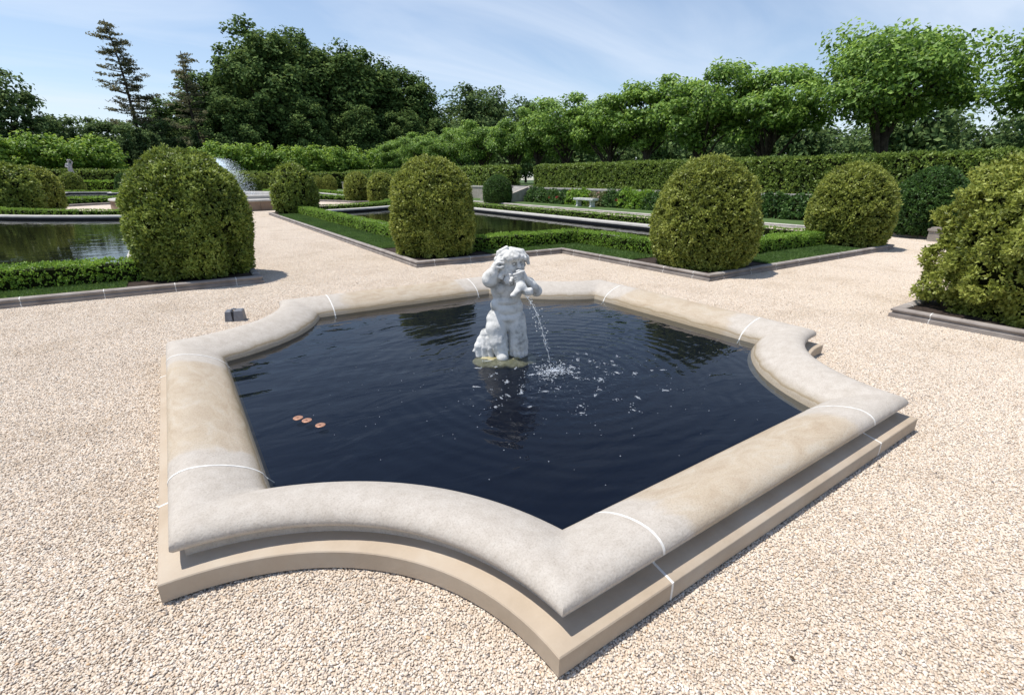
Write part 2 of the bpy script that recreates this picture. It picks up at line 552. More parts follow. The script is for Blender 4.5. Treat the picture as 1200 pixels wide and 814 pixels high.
# foliage
M['box'] = leaf_mat('boxwood', (0.045, 0.068, 0.01), (0.165, 0.225, 0.035), (0.35, 0.43, 0.1))
M['box_gold'] = leaf_mat('boxwood_golden', (0.05, 0.066, 0.01), (0.205, 0.25, 0.04), (0.42, 0.46, 0.115))
M['box_dark'] = leaf_mat('boxwood_dark', (0.013, 0.032, 0.006), (0.045, 0.104, 0.019), (0.096, 0.192, 0.04))
M['hedge_low'] = leaf_mat('hedge_leaf', (0.05, 0.1, 0.013), (0.175, 0.31, 0.038), (0.31, 0.47, 0.07), 0.32)
M['hedge_tall'] = leaf_mat('yew_hedge', (0.045, 0.08, 0.014), (0.145, 0.22, 0.037), (0.28, 0.37, 0.075), 0.25)
M['ivy'] = leaf_mat('wall_climber', (0.018, 0.045, 0.01), (0.06, 0.13, 0.028), (0.15, 0.25, 0.07), 0.25)
M['pale_shrub'] = leaf_mat('pale_shrub', (0.065, 0.078, 0.026), (0.169, 0.195, 0.078), (0.312, 0.325, 0.156), 0.25)
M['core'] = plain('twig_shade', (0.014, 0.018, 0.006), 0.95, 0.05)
M['red_flower'] = leaf_mat('red_petal', (0.25, 0.02, 0.02), (0.5, 0.06, 0.05), (0.62, 0.2, 0.17), 0.2)
M['pink_flower'] = leaf_mat('pink_petal', (0.45, 0.25, 0.22), (0.6, 0.4, 0.36), (0.7, 0.55, 0.5), 0.2)
M['plane'] = leaf_mat('plane_leaf', (0.035, 0.08, 0.013), (0.135, 0.25, 0.036), (0.34, 0.5, 0.11), 0.36)
M['lime_leaf'] = leaf_mat('lime_leaf', (0.055, 0.12, 0.016), (0.16, 0.28, 0.035), (0.3, 0.43, 0.07), 0.36)
M['wood_dark'] = leaf_mat('dark_wood_leaf', (0.024, 0.05, 0.014), (0.085, 0.145, 0.04), (0.18, 0.26, 0.075), 0.25, 0.75, None, 0.1)
M['wood_mid'] = leaf_mat('mid_wood_leaf', (0.035, 0.07, 0.025), (0.105, 0.165, 0.055), (0.19, 0.265, 0.095), 0.25, 0.75, None, 0.1)
M['conifer'] = leaf_mat('conifer_leaf', (0.075, 0.085, 0.045), (0.18, 0.18, 0.1), (0.3, 0.27, 0.16), 0.3, 0.75, None, 0.1)
M['cypress'] = leaf_mat('cypress_leaf', (0.012, 0.028, 0.01), (0.04, 0.07, 0.024), (0.085, 0.13, 0.045), 0.15, 0.75, None, 0.1)

# ------------------------------------------------------------------ foliage and sweep helpers


def sprigs(mb, P, N, rng, nl=6, L=0.045, W=0.022, spread=0.9, jit=0.35, mat=0, tone=None):
    n = len(P)
    a = nrm(N + jit * rng.normal(size=(n, 3)))
    a = np.repeat(a, nl, 0)
    p = np.repeat(P, nl, 0) + rng.normal(size=(n * nl, 3)) * L * 0.25
    d = nrm(0.55 * a + spread * rng.normal(size=(n * nl, 3)) * 0.62)
    nn = nrm(1.3 * (a - (a * d).sum(1, keepdims=True) * d) + 0.42 * rng.normal(size=(n * nl, 3)))
    s = nrm(np.cross(d, nn))
    ln = (L * (0.7 + 0.6 * rng.random(n * nl)))[:, None]
    w = (W * (0.7 + 0.6 * rng.random(n * nl)))[:, None]
    V = np.stack([p, p + d * ln * 0.45 + s * w * 0.5, p + d * ln, p + d * ln * 0.45 - s * w * 0.5], 1).reshape(-1, 3)
    F = np.arange(n * nl * 4).reshape(-1, 4)
    sp = rng.random(n) if tone is None else tone
    r = np.clip(np.repeat(sp, nl) * 0.6 + rng.random(n * nl) * 0.4, 0, 1)
    mb.add(V, F, mat, r)


def dome_profile(R, H, z0=None, base=0.86, pw=2.3):
    z0 = 0.38 * H if z0 is None else z0

    def r(z):
        z = np.asarray(z, float)
        t = np.clip((z - z0) / (H - z0), 0, 1)
        up = R * np.sqrt(np.maximum(1 - t ** pw, 0))
        lo = R * (1 - (1 - base) * np.clip((z0 - z) / z0, 0, 1) ** 2)
        return np.where(z > z0, up, lo)
    return r


def dome_bush(R, H, seed, n_sp, leaf, mat, base=0.86, pw=2.3, lump=0.05, nl=6, holes=0.0, zlow=0.03, wild=0.0):
    """rounded clipped bush: tufts of leaves over a dark twiggy core"""
    rng = np.random.default_rng(seed)
    rf = dome_profile(R, H, base=base, pw=pw)
    mb = MB()
    z = np.linspace(zlow, H - 1e-3, 400)
    r = rf(z)
    ds = np.hypot(np.gradient(r), np.gradient(z)) * r
    cdf = np.cumsum(ds); cdf /= cdf[-1]
    zz = np.interp(rng.random(n_sp), cdf, z)
    th = rng.random(n_sp) * 2 * math.pi
    rr = rf(zz)
    dr = (rf(zz + 0.01) - rf(zz - 0.01)) / 0.02
    dr = np.clip(dr, -6, 2)
    N = nrm(np.stack([np.cos(th), np.sin(th), -dr], 1))
    P = np.stack([rr * np.cos(th), rr * np.sin(th), zz], 1)
    off = seed * 3.7
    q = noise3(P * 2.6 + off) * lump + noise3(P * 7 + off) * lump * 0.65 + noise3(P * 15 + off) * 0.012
    if wild:
        q += wild * np.maximum(noise3(P * 4.5 + off * 2), 0) * 2
    P = P + N * (q + rng.normal(size=n_sp) * 0.015)[:, None]
    keep = np.ones(n_sp, bool)
    if holes:
        keep = noise3(P * 3.3 + off + 9) < (1 - holes)
    P[:, 2] = np.maximum(P[:, 2], 0.01)
    tone = np.clip(0.5 + 0.38 * noise3(P * 5 + off) + 0.5 * q / max(lump, 1e-3) * 0.45 + 0.26 * rng.normal(size=n_sp), 0, 1)  # lumps toned lighter, hollows darker: shading put into the leaf colour
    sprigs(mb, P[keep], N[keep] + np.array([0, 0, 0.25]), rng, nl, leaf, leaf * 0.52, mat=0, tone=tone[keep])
    # inner layer of deeper tufts, toned darker to paint in crevice shade
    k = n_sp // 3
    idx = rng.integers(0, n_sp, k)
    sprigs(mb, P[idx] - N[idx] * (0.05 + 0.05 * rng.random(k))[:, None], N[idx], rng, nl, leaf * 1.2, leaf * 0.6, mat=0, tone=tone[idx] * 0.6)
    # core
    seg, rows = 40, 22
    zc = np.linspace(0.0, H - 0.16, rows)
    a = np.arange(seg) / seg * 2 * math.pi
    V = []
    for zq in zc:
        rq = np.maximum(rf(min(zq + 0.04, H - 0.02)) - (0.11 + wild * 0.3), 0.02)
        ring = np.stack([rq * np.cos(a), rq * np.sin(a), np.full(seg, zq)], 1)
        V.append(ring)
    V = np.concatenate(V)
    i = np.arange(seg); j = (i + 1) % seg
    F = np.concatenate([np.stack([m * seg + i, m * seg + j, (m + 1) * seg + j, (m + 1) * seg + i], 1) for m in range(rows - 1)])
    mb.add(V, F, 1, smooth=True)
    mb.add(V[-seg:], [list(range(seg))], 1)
    return mb.mesh('foliage', [mat, M['core']])


def seg_rects(path, w, closed=False):
    """oriented rectangles (centre, dir, half length, half width) along a polyline"""
    pts = [np.array(p, float) for p in path]
    if closed:
        pts = pts + [pts[0]]
    out = []
    n = len(pts) - 1
    for k in range(n):
        d = pts[k + 1] - pts[k]
        ln = np.linalg.norm(d)
        d = d / ln

        def corner(i0, i1, i2):
            a = pts[i1] - pts[i0]; b = pts[i2] - pts[i1]
            c = abs(np.cross(a / np.linalg.norm(a), b / np.linalg.norm(b)))
            return w / 2 if c > 0.5 else 0.0
        e0 = corner(k - 1, k, k + 1) if k > 0 else (corner(n - 1, 0, 1) if closed else 0)
        e1 = corner(k, k + 1, k + 2) if k < n - 1 else (corner(n - 1, n, 1) if closed else 0)
        if closed and k == n - 1:
            a = pts[n] - pts[n - 1]; b = pts[1] - pts[0]
            e1 = w / 2 if abs(np.cross(a / np.linalg.norm(a), b / np.linalg.norm(b))) > 0.5 else 0
        if closed and k == 0:
            a = pts[n] - pts[n - 1]; b = pts[1] - pts[0]
            e0 = w / 2 if abs(np.cross(a / np.linalg.norm(a), b / np.linalg.norm(b))) > 0.5 else 0
        a0 = pts[k] - d * e0
        b0 = pts[k + 1] + d * e1
        out.append(((a0 + b0) / 2, d, np.linalg.norm(b0 - a0) / 2, w / 2))
    return out


def hedge(name, path, w, z0, h, dens, leaf, mat, seed, label, closed=False, lump=0.02, nl=6, group=None, tops=1.0, dens_fn=None, cat='hedge'):
    """clipped hedge along a polyline; dens = tufts per square metre"""
    rng = np.random.default_rng(seed)
    mb = MB()
    R = seg_rects(path, w, closed)
    Ps, Ns = [], []
    for k, (c, d, hl, hw) in enumerate(R):
        s = np.array([-d[1], d[0]])
        dd = dens * (dens_fn(c) if dens_fn else 1.0)
        for face in ('+', '-', 't', 'a', 'b'):
            if face in '+-':
                n = int(2 * hl * h * dd)
                u = (rng.random(n) * 2 - 1) * hl
                zz = z0 + rng.random(n) * h
                sg = 1 if face == '+' else -1
                xy = c + u[:, None] * d + sg * hw * s
                N = np.tile([*(sg * s), 0.15], (n, 1))
            elif face == 't':
                n = int(2 * hl * 2 * hw * dd * tops)
                u = (rng.random(n) * 2 - 1) * hl
                q = (rng.random(n) * 2 - 1) * hw
                zz = np.full(n, z0 + h)
                xy = c + u[:, None] * d + q[:, None] * s
                N = np.tile([0, 0, 1.0], (n, 1))
            else:
                n = int(2 * hw * h * dd)
                q = (rng.random(n) * 2 - 1) * hw
                zz = z0 + rng.random(n) * h
                sg = 1 if face == 'a' else -1
                xy = c + sg * hl * d + q[:, None] * s
                N = np.tile([*(sg * d), 0.15], (n, 1))
            P = np.concatenate([xy, zz[:, None]], 1)
            keep = np.ones(len(P), bool)
            for m, (c2, d2, hl2, hw2) in enumerate(R):
                if m == k or abs(m - k) > 3 and not closed:
                    continue
                v = P[:, :2] - c2
                a = np.abs(v @ d2); b = np.abs(v @ np.array([-d2[1], d2[0]]))
                keep &= ~((a < hl2 - 0.01) & (b < hw2 - 0.01))
            Ps.append(P[keep]); Ns.append(N[keep])
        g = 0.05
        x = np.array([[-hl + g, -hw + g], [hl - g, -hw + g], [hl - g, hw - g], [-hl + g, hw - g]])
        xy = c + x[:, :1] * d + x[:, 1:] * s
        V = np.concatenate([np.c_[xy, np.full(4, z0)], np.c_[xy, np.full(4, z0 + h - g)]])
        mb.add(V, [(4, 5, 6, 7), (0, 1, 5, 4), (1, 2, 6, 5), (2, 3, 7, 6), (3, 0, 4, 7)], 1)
    P = np.concatenate(Ps); N = np.concatenate(Ns)
    q = noise3(P * 2.0 + seed) * lump + noise3(P * 6 + seed) * lump * 0.7
    P = P + nrm(N) * (q + rng.normal(size=len(P)) * lump * 0.35)[:, None]
    tone = np.clip(0.5 + 0.4 * noise3(P * 4.5 + seed) + 0.2 * rng.normal(size=len(P)), 0, 1)
    sprigs(mb, P, N + np.array([0, 0, 0.25]), rng, nl, leaf, leaf * 0.52, tone=tone, mat=0)
    o = mb.build(name, [mat, M['core']])
    return tag(o, label, cat, group)


def sweep(mb, stations, prof, mat=0, caps=True, smooth=True, attrs=None):
    """stations: list of functions u->(x,y); prof: closed loop of (u,z)"""
    n = len(prof)
    V = np.array([[*st(u), z] for st in stations for (u, z) in prof])
    i = np.arange(n); j = (i + 1) % n
    F = np.concatenate([np.stack([k * n + i, (k + 1) * n + i, (k + 1) * n + j, k * n + j], 1) for k in range(len(stations) - 1)])
    mb.add(V, F, mat, smooth=smooth)
    if caps:
        mb.add(V[:n], [list(range(n))], mat)
        mb.add(V[-n:], [list(range(n))[::-1]], mat)
    return V


def poly_station(path, closed=False):
    """for a polyline returns per-vertex mitred offset functions (positive u = left of travel)"""
    pts = [np.array(p, float) for p in path]
    n = len(pts)
    fn = []
    for k in range(n):
        prv = pts[k - 1] if (k > 0 or closed) else None
        nxt = pts[(k + 1) % n] if (k < n - 1 or closed) else None
        d1 = None if prv is None else (pts[k] - prv) / np.linalg.norm(pts[k] - prv)
        d2 = None if nxt is None else (nxt - pts[k]) / np.linalg.norm(nxt - pts[k])
        if d1 is None:
            d1 = d2
        if d2 is None:
            d2 = d1
        n1 = np.array([-d1[1], d1[0]]); n2 = np.array([-d2[1], d2[0]])
        mv = (n1 + n2)
        mv = mv / (mv @ n1)
        fn.append((pts[k], mv))
    return fn


def fill_poly(mb, outer, holes, z, mat=0):
    from mathutils.geometry import tessellate_polygon
    loops = [[Vector((p[0], p[1], 0)) for p in lp] for lp in [outer] + holes]
    tris = tessellate_polygon(loops)
    V = np.array([[p.x, p.y, z] for lp in loops for p in lp])
    T = []
    for t in tris:
        a, b, c = (V[i][:2] for i in t)
        T.append(t if np.cross(b - a, c - a) > 0 else (t[0], t[2], t[1]))
    mb.add(V, T, mat)


def offset_poly(path, d, closed=True):
    return [tuple(p + m * d) for p, m in poly_station(path, closed)]


# ------------------------------------------------------------------ ground
mb = MB()
mb.add([(-900, -900, -.05), (900, -900, -.05), (900, 900, -.05), (-900, 900, -.05)], [(0, 1, 2, 3)])
tag(mb.build('ground', M['ground']), kind='structure')
mb = MB()
mb.add([(-17, -14, 0), (21, -14, 0), (21, 78, 0), (-17, 78, 0)], [(0, 1, 2, 3)])
tag(mb.build('gravel_path', M['gravel']), kind='structure')

# loose pebbles: three square-metre carpets of stones, laid over the walks by geometry nodes


def pebble_patch(seed, size=1.0, n=21000):
    rng = np.random.default_rng(seed)
    t = (1 + 5 ** .5) / 2
    ico = np.array([(-1, t, 0), (1, t, 0), (-1, -t, 0), (1, -t, 0), (0, -1, t), (0, 1, t), (0, -1, -t), (0, 1, -t), (t, 0, -1), (t, 0, 1), (-t, 0, -1), (-t, 0, 1)], float)
    ico /= np.linalg.norm(ico[0])
    fc = np.array([(0, 11, 5), (0, 5, 1), (0, 1, 7), (0, 7, 10), (0, 10, 11), (1, 5, 9), (5, 11, 4), (11, 10, 2), (10, 7, 6), (7, 1, 8), (3, 9, 4), (3, 4, 2), (3, 2, 6), (3, 6, 8), (3, 8, 9), (4, 9, 5), (2, 4, 11), (6, 2, 10), (8, 6, 7), (9, 8, 1)])
    P = rng.random((n, 2)) * size - size / 2
    s = 0.0023 * np.exp(np.clip(rng.normal(size=n), -2, 1.7) * 0.34) + 0.0014
    V = ico[None] * (1 + 0.22 * rng.normal(size=(n, 12, 1)))
    V = V * np.stack([0.95 + 0.5 * rng.random(n), 0.8 + 0.4 * rng.random(n), 0.5 + 0.3 * rng.random(n)], 1)[:, None, :]
    # random tilt then random heading
    ta = rng.normal(size=n) * 0.35
    y, z = V[..., 1].copy(), V[..., 2].copy()
    V[..., 1] = y * np.cos(ta)[:, None] - z * np.sin(ta)[:, None]
    V[..., 2] = y * np.sin(ta)[:, None] + z * np.cos(ta)[:, None]
    a = rng.random(n) * 2 * math.pi
    x, y = V[..., 0].copy(), V[..., 1].copy()
    V[..., 0] = x * np.cos(a)[:, None] - y * np.sin(a)[:, None]
    V[..., 1] = x * np.sin(a)[:, None] + y * np.cos(a)[:, None]
    V = V * s[:, None, None] * 1.25
    h = 0.002 + rng.random(n) * 0.0032
    V += np.c_[P, h][:, None, :]
    mbp = MB()
    F = (fc[None] + (np.arange(n) * 12)[:, None, None]).reshape(-1, 3)
    mbp.add(V.reshape(-1, 3), F, 0, np.repeat(rng.random(n), 20), smooth=True)
    return mbp.mesh('pebble_patch', M['pebble'])


patches = [bpy.data.objects.new('pebble_patch', pebble_patch(40 + k)) for k in range(3)]
pts = []
for gx in range(-9, 19):
    for gy in range(-2, 29):
        x, y = gx + .5, gy + .5
        dep = x * FW.x + y * FW.y
        sx = (x * RT.x + y * RT.y)
        if dep < -0.3 or abs(sx) > 1.25 * max(dep, 0.4) + 1.6:
            continue
        if 1.0 < x < 3.9 and 1.9 < y < 5.4:
            continue
        if (8.5 < x < 15 and y > 6) or (x > 4.9 and y > 10) or (x < 0.2 and y > 10) or (x > 8.5 and y < 1.3) or y > 29.5:
            continue
        pts.append((x, y, 0.0))
gm = bpy.data.meshes.new('gravel_points')
gm.from_pydata(pts, [], [])
gravel = link('loose_gravel', gm)
tag(gravel, 'loose cream and tan pea gravel covering the garden walks', 'gravel', kind='stuff')
ng = bpy.data.node_groups.new('scatter_pebbles', 'GeometryNodeTree')
ng.interface.new_socket('Geometry', in_out='INPUT', socket_type='NodeSocketGeometry')
ng.interface.new_socket('Geometry', in_out='OUTPUT', socket_type='NodeSocketGeometry')
gi = ng.nodes.new('NodeGroupInput'); go = ng.nodes.new('NodeGroupOutput')
gti = ng.nodes.new('GeometryNodeGeometryToInstance')
for po in patches:
    oi = ng.nodes.new('GeometryNodeObjectInfo')
    oi.inputs['Object'].default_value = po
    oi.inputs['As Instance'].default_value = False
    ng.links.new(oi.outputs['Geometry'], gti.inputs[0])
iop = ng.nodes.new('GeometryNodeInstanceOnPoints')
iop.inputs['Pick Instance'].default_value = True
ng.links.new(gi.outputs[0], iop.inputs['Points'])
ng.links.new(gti.outputs[0], iop.inputs['Instance'])
ri = ng.nodes.new('FunctionNodeRandomValue'); ri.data_type = 'INT'
ri.inputs[4].default_value = 0; ri.inputs[5].default_value = 2
ng.links.new(ri.outputs[2], iop.inputs['Instance Index'])
rr = ng.nodes.new('FunctionNodeRandomValue'); rr.data_type = 'INT'
rr.inputs[4].default_value = 0; rr.inputs[5].default_value = 3; rr.inputs['Seed'].default_value = 5
mu = ng.nodes.new('ShaderNodeMath'); mu.operation = 'MULTIPLY'; mu.inputs[1].default_value = math.pi / 2
ng.links.new(rr.outputs[2], mu.inputs[0])
cx = ng.nodes.new('ShaderNodeCombineXYZ')
ng.links.new(mu.outputs[0], cx.inputs['Z'])
ng.links.new(cx.outputs[0], iop.inputs['Rotation'])
ng.links.new(iop.outputs[0], go.inputs[0])
md = gravel.modifiers.new('scatter', 'NODES'); md.node_group = ng

# ------------------------------------------------------------------ the quatrefoil-cornered fountain basin
CX, CY, HALF, RAD = 2.42, 3.65, 2.735, 1.14
WZ = 0.085                                # water level
COPE = [(0.105, 0.115), (0.105, 0.170), (0.085, 0.176), (0.068, 0.186), (0.058, 0.202), (0.060, 0.220), (0.070, 0.238), (0.090, 0.254), (0.118, 0.265),
        (0.155, 0.270), (0.200, 0.266), (0.250, 0.255), (0.300, 0.238), (0.350, 0.216), (0.400, 0.189), (0.435, 0.166), (0.460, 0.142), (0.474, 0.124),
        (0.480, 0.110), (0.486, 0.096), (0.520, 0.02), (0.4, 0.02), (0.25, 0.06)]
PLIN = [(0.03, -0.02), (0.03, 0.016), (0.0, 0.016), (0.0, 0.100), (0.004, 0.105), (0.112, 0.128), (0.30, 0.128), (0.30, -0.02)]


def basin_xy(side, t, u, kind):
    """side 0..3; kind 's' straight at distance t from the side's middle; 'a' arc after this side, t in 0..1.  local frame: side along +x, outward -y"""
    if kind == 's':
        x, y = t, -HALF + u
    elif kind == 'c':          # from a joint (0) to the mitre (1); the sign of the side's end is in t's sign
        q = HALF - math.sqrt((RAD + u) ** 2 - u * u)
        x = math.copysign(JT + GAP + (q - JT - GAP) * abs(t), t)
        y = -HALF + u
    else:
        r = RAD + u
        a0 = math.asin(u / r)
        # arc centre at the square's corner (HALF,-HALF); angle measured from -x axis towards +y
        a = a0 + (math.pi / 2 - 2 * a0) * t
        x, y = HALF - r * math.cos(a), -HALF + r * math.sin(a)
    for _ in range(side):
        x, y = -y, x
    return CX + x, CY + y


def bst(side, t, kind):
    return lambda u: basin_xy(side, t, u, kind)


JT = 1.0      # half distance between the joints of a straight stone
GAP = 0.005
ARC_N = 28


def corner_stations(side):
    st = [bst(side, t, 'c') for t in (1e-6, .3, .6, .85)]
    st += [bst(side, t, 'a') for t in np.linspace(0, 1, ARC_N)]
    st += [bst((side + 1) % 4, t, 'c') for t in (-.85, -.6, -.3, -1e-6)]
    return st


def paint_stone(o, straight, tan_lo, tan_hi):
    """tan: how much of the tan bedding colour; inner: faces that look to the water"""
    me = o.data
    n = len(me.vertices)
    co = np.empty(n * 3, np.float32)
    me.vertices.foreach_get('co', co)
    co = co.reshape(-1, 3)
    x, y = co[:, 0] - CX, co[:, 1] - CY
    along = np.minimum(np.abs(x), np.abs(y))
    if straight:
        t = np.clip((JT - along) / 0.42, 0, 1)
        v = tan_lo + (tan_hi - tan_lo) * t * t * (3 - 2 * t)
    else:
        v = np.full(n, tan_lo)
    me.attributes.new('tan', 'FLOAT', 'POINT').data.foreach_set('value', v.astype(np.float32))
    u = HALF - np.maximum(np.abs(x), np.abs(y))
    ua = np.hypot(np.abs(x) - HALF, np.abs(y) - HALF) - RAD
    inn = (np.minimum(u, ua) > 0.40).astype(np.float32)
    me.attributes.new('inner', 'FLOAT', 'POINT').data.foreach_set('value', inn)


basin = thing('fountain_basin', 'low limestone fountain basin with concave corners and rounded coping, full of dark water', 'fountain', (CX, CY, 0))
inv = Matrix.Translation((-CX, -CY, 0))


def bchild(mb, name, mats, sharp=40):
    o = mb.build(name, mats, basin, sharp=sharp)
    o.matrix_parent_inverse = inv
    return o


for sd in range(4):
    mb = MB()
    sweep(mb, [bst(sd, t, 's') for t in np.linspace(-JT + GAP, JT - GAP, 13)], COPE)
    o = bchild(mb, 'coping_stone', M['lime'], 50); paint_stone(o, True, -0.15, 0.42)
    mb = MB()
    sweep(mb, corner_stations(sd), COPE)
    o = bchild(mb, 'coping_stone', M['lime'], 50); paint_stone(o, False, -0.05 if sd in (0, 1) else -0.15, 0)
    mb = MB()
    sweep(mb, [bst(sd, t, 's') for t in np.linspace(-JT + GAP, JT - GAP, 3)], PLIN, smooth=False)
    bchild(mb, 'plinth_stone', M['plinth'])
    mb = MB()
    sweep(mb, corner_stations(sd), PLIN, smooth=True)
    bchild(mb, 'plinth_stone', M['plinth'], 30)
    for sg in (-1, 1):
        def fat(prof, d):
            c = np.mean(prof, 0)
            return [(u + (0 if abs(u - c[0]) < 1e-6 else d * (1 if u > c[0] else -1)), z + d * (1 if z > c[1] else -0.2)) for u, z in prof]
        mb = MB()
        sweep(mb, [bst(sd, sg * JT + e, 's') for e in (-GAP - 0.001, GAP + 0.001)], fat(COPE[1:20] + [(0.52, 0.05), (0.3, 0.05), (0.105, 0.12)], 0.0018))
        bchild(mb, 'mortar_joint', M['mortar'], 50)
        mb = MB()
        sweep(mb, [bst(sd, sg * JT + e, 's') for e in (-GAP - 0.001, GAP + 0.001)], fat([(0.0, 0.017), (0.0, 0.103), (0.112, 0.128), (0.2, 0.128), (0.2, 0.017)], 0.0018), smooth=False)
        bchild(mb, 'mortar_joint', M['mortar'])


def ring_xy(u, n_arc=24):
    out = []
    for sd in range(4):
        out += [basin_xy(sd, -1.0, u, 's'), basin_xy(sd, 1.0, u, 's')]
        out += [basin_xy(sd, t, u, 'a') for t in np.linspace(0, 1, n_arc)]
    return out


mb = MB()
fill_poly(mb, ring_xy(0.45), [], 0.036)
bchild(mb, 'basin_floor', M['liner'], None)
mb = MB()
fill_poly(mb, ring_xy(0.475), [], WZ)
M['water'] = water_mat('pool_water', (0.55, 0.60, 0.66), (2.485, 2.98), ring=0.085, amp=0.010, nscale=2.0, stretch=(1, 2.2, 1), nz=0.95)
tag(mb.build('water', M['water']), kind='structure')

# ------------------------------------------------------------------ planted beds: kerbs, lawns, soil, low hedges, reflecting pools
FX, FY = 2.42, 34.3           # centre of the round fountain
KZ = 0.10                     # soil level inside the kerbs
KERB = [(0.0, -0.02), (0.0, 0.052), (0.018, 0.056), (0.026, 0.060), (0.026, 0.080), (0.012, 0.086), (0.006, 0.098), (0.009, 0.112), (0.022, 0.122),
        (0.045, 0.128), (0.080, 0.129), (0.105, 0.124), (0.120, 0.112), (0.125, 0.09), (0.125, -0.02)]


def path_slice(path, s0, s1):
    """piece of a polyline between two arc lengths"""
    pts = [np.array(p, float) for p in path]
    L = [0.0]
    for a, b in zip(pts, pts[1:]):
        L.append(L[-1] + np.linalg.norm(b - a))

    def at(s):
        for k in range(len(pts) - 1):
            if s <= L[k + 1] + 1e-9:
                return pts[k] + (pts[k + 1] - pts[k]) * (s - L[k]) / (L[k + 1] - L[k])
        return pts[-1]
    out = [at(s0)] + [p for p, l in zip(pts, L) if s0 + 1e-4 < l < s1 - 1e-4] + [at(s1)]
    return out


def stations_of(path):
    return [(lambda u, p=p, m=m: (p + m * u)) for p, m in poly_station(path)]


def kerb(label, path, joints=None, mat='kerb'):
    """kerb swept along path (inside of the bed to the left); joints = arc lengths of the white mortar joints"""
    k = thing('stone_kerb', label, 'kerb', (path[0][0], path[0][1], 0))
    iv = Matrix.Translation((-path[0][0], -path[0][1], 0))
    tot = sum(np.linalg.norm(np.subtract(b, a)) for a, b in zip(path, path[1:]))
    cuts = [0.0] + [j for j in (joints or []) if 0.05 < j < tot - 0.05] + [tot]
    for a, b in zip(cuts, cuts[1:]):
        mb = MB()
        sweep(mb, stations_of(path_slice(path, a + (0.004 if a else 0), b - (0.004 if b < tot else 0))), KERB)
        o = mb.build('kerb_stone', M[mat], k, sharp=35)
        o.matrix_parent_inverse = iv
        if b < tot:
            mb = MB()
            c = np.mean(KERB, 0)
            pr = [(u + 0.0015 * np.sign(u - c[0]), z + 0.0015 * np.sign(z - c[1])) for u, z in KERB]
            sweep(mb, stations_of(path_slice(path, b - 0.005, b + 0.005)), pr)
            o = mb.build('mortar_joint', M['mortar'], k, sharp=35)
            o.matrix_parent_inverse = iv
    return k


def arc_pts(r, a0, a1, n, c=(FX, FY)):
    return [(c[0] + r * math.cos(a), c[1] + r * math.sin(a)) for a in np.linspace(a0, a1, n)]


def mir(path, mx=None, my=None):
    out = [((2 * mx - x) if mx is not None else x, (2 * my - y) if my is not None else y) for x, y in path]
    return out[::-1] if (mx is None) != (my is None) else out


def bed_outline(inset_k, inset_n, r, x_far=None):
    """outline of the bed right of the path, counter-clockwise, moved inward from the kerb line;
    inset_k from most sides, inset_n from the plaza side, r = radius of the end round the fountain"""
    x0, x1, y0, y1 = 3.77 + inset_k, 15.2 - inset_k, 4.93 + inset_k, 32.9 - inset_k
    nx, ny = 7.44 + inset_k, 8.88 + inset_n
    x1 = x_far or x1
    a_end = math.atan2(-math.sqrt(max(r * r - (x0 - FX) ** 2, 0)), x0 - FX)
    if r < 11.0 or True:
        yy = FY - y1
        if r * r - yy * yy > 0 and FX + math.sqrt(r * r - yy * yy) < x1:
            a_st = math.atan2(-yy, math.sqrt(r * r - yy * yy))
            tail = [(x1, y0), (x1, y1)]
        else:
            a_st = math.atan2(-math.sqrt(r * r - (x1 - FX) ** 2), x1 - FX)
            tail = [(x1, y0)]
    arc = arc_pts(r, a_st, a_end, 26)
    return [(x0, ny), (nx, ny), (nx, y0)] + tail + arc


def near_fade(c):
    d = math.hypot(c[0], c[1])
    return 1.0 if d < 13 else max(0.22, (13 / d) ** 1.3)


def grass_strip(name, label, boxes, seed, dens):
    rng = np.random.default_rng(seed)
    mb = MB()
    for (x0, y0, x1, y1) in boxes:
        n = int((x1 - x0) * (y1 - y0) * dens)
        P = np.c_[rng.uniform(x0, x1, n), rng.uniform(y0, y1, n), np.full(n, KZ + 0.012)]
        a = rng.random(n) * 2 * math.pi
        ln = 0.022 + 0.02 * rng.random(n)
        w = 0.007
        side = np.c_[np.cos(a), np.sin(a), np.zeros(n)] * w
        lean = rng.normal(size=(n, 3)) * 0.012
        lean[:, 2] = ln
        V = np.stack([P - side, P + side, P + lean], 1).reshape(-1, 3)
        mb.add(V, np.arange(n * 3).reshape(-1, 3), 0, np.clip(0.5 + 0.3 * noise3(P * 3) + 0.25 * rng.normal(size=n), 0, 1))
    return tag(mb.build(name, M['blade']), label, 'grass', kind='stuff')


def reflecting_pool(label, loop, far=False):
    """sunken pool: pale coping ring, black wall, dark water; loop = inner edge of the coping, counter-clockwise"""
    r = thing('reflecting_pool', label, 'pool', (loop[0][0], loop[0][1], 0))
    iv = Matrix.Translation((-loop[0][0], -loop[0][1], 0))
    ps = poly_station(loop, True)
    st = [(lambda u, p=p, m=m: p - m * u) for p, m in ps]
    st.append(st[0])
    mb = MB()
    sweep(mb, st, [(-0.03, 0.26), (-0.025, 0.295), (0.0, 0.31), (0.30, 0.31), (0.33, 0.29), (0.33, 0.10), (-0.03, 0.24)][::-1], caps=False, smooth=False)
    o = mb.build('coping', M['pale_stone'], r); o.matrix_parent_inverse = iv
    mb = MB()
    sweep(mb, st, [(0.0, 0.10), (0.0, 0.262), (0.2, 0.262), (0.2, 0.10)][::-1], caps=False, smooth=False)
    o = mb.build('inner_wall', M['dark_wall'], r); o.matrix_parent_inverse = iv
    mb = MB()
    fill_poly(mb, loop, [], 0.125)
    o = mb.build('pool_floor', M['pond_floor'], r); o.matrix_parent_inverse = iv
    mb = MB()
    fill_poly(mb, loop, [], 0.165)
    tag(mb.build('water', M['pond']), kind='structure')
    return r


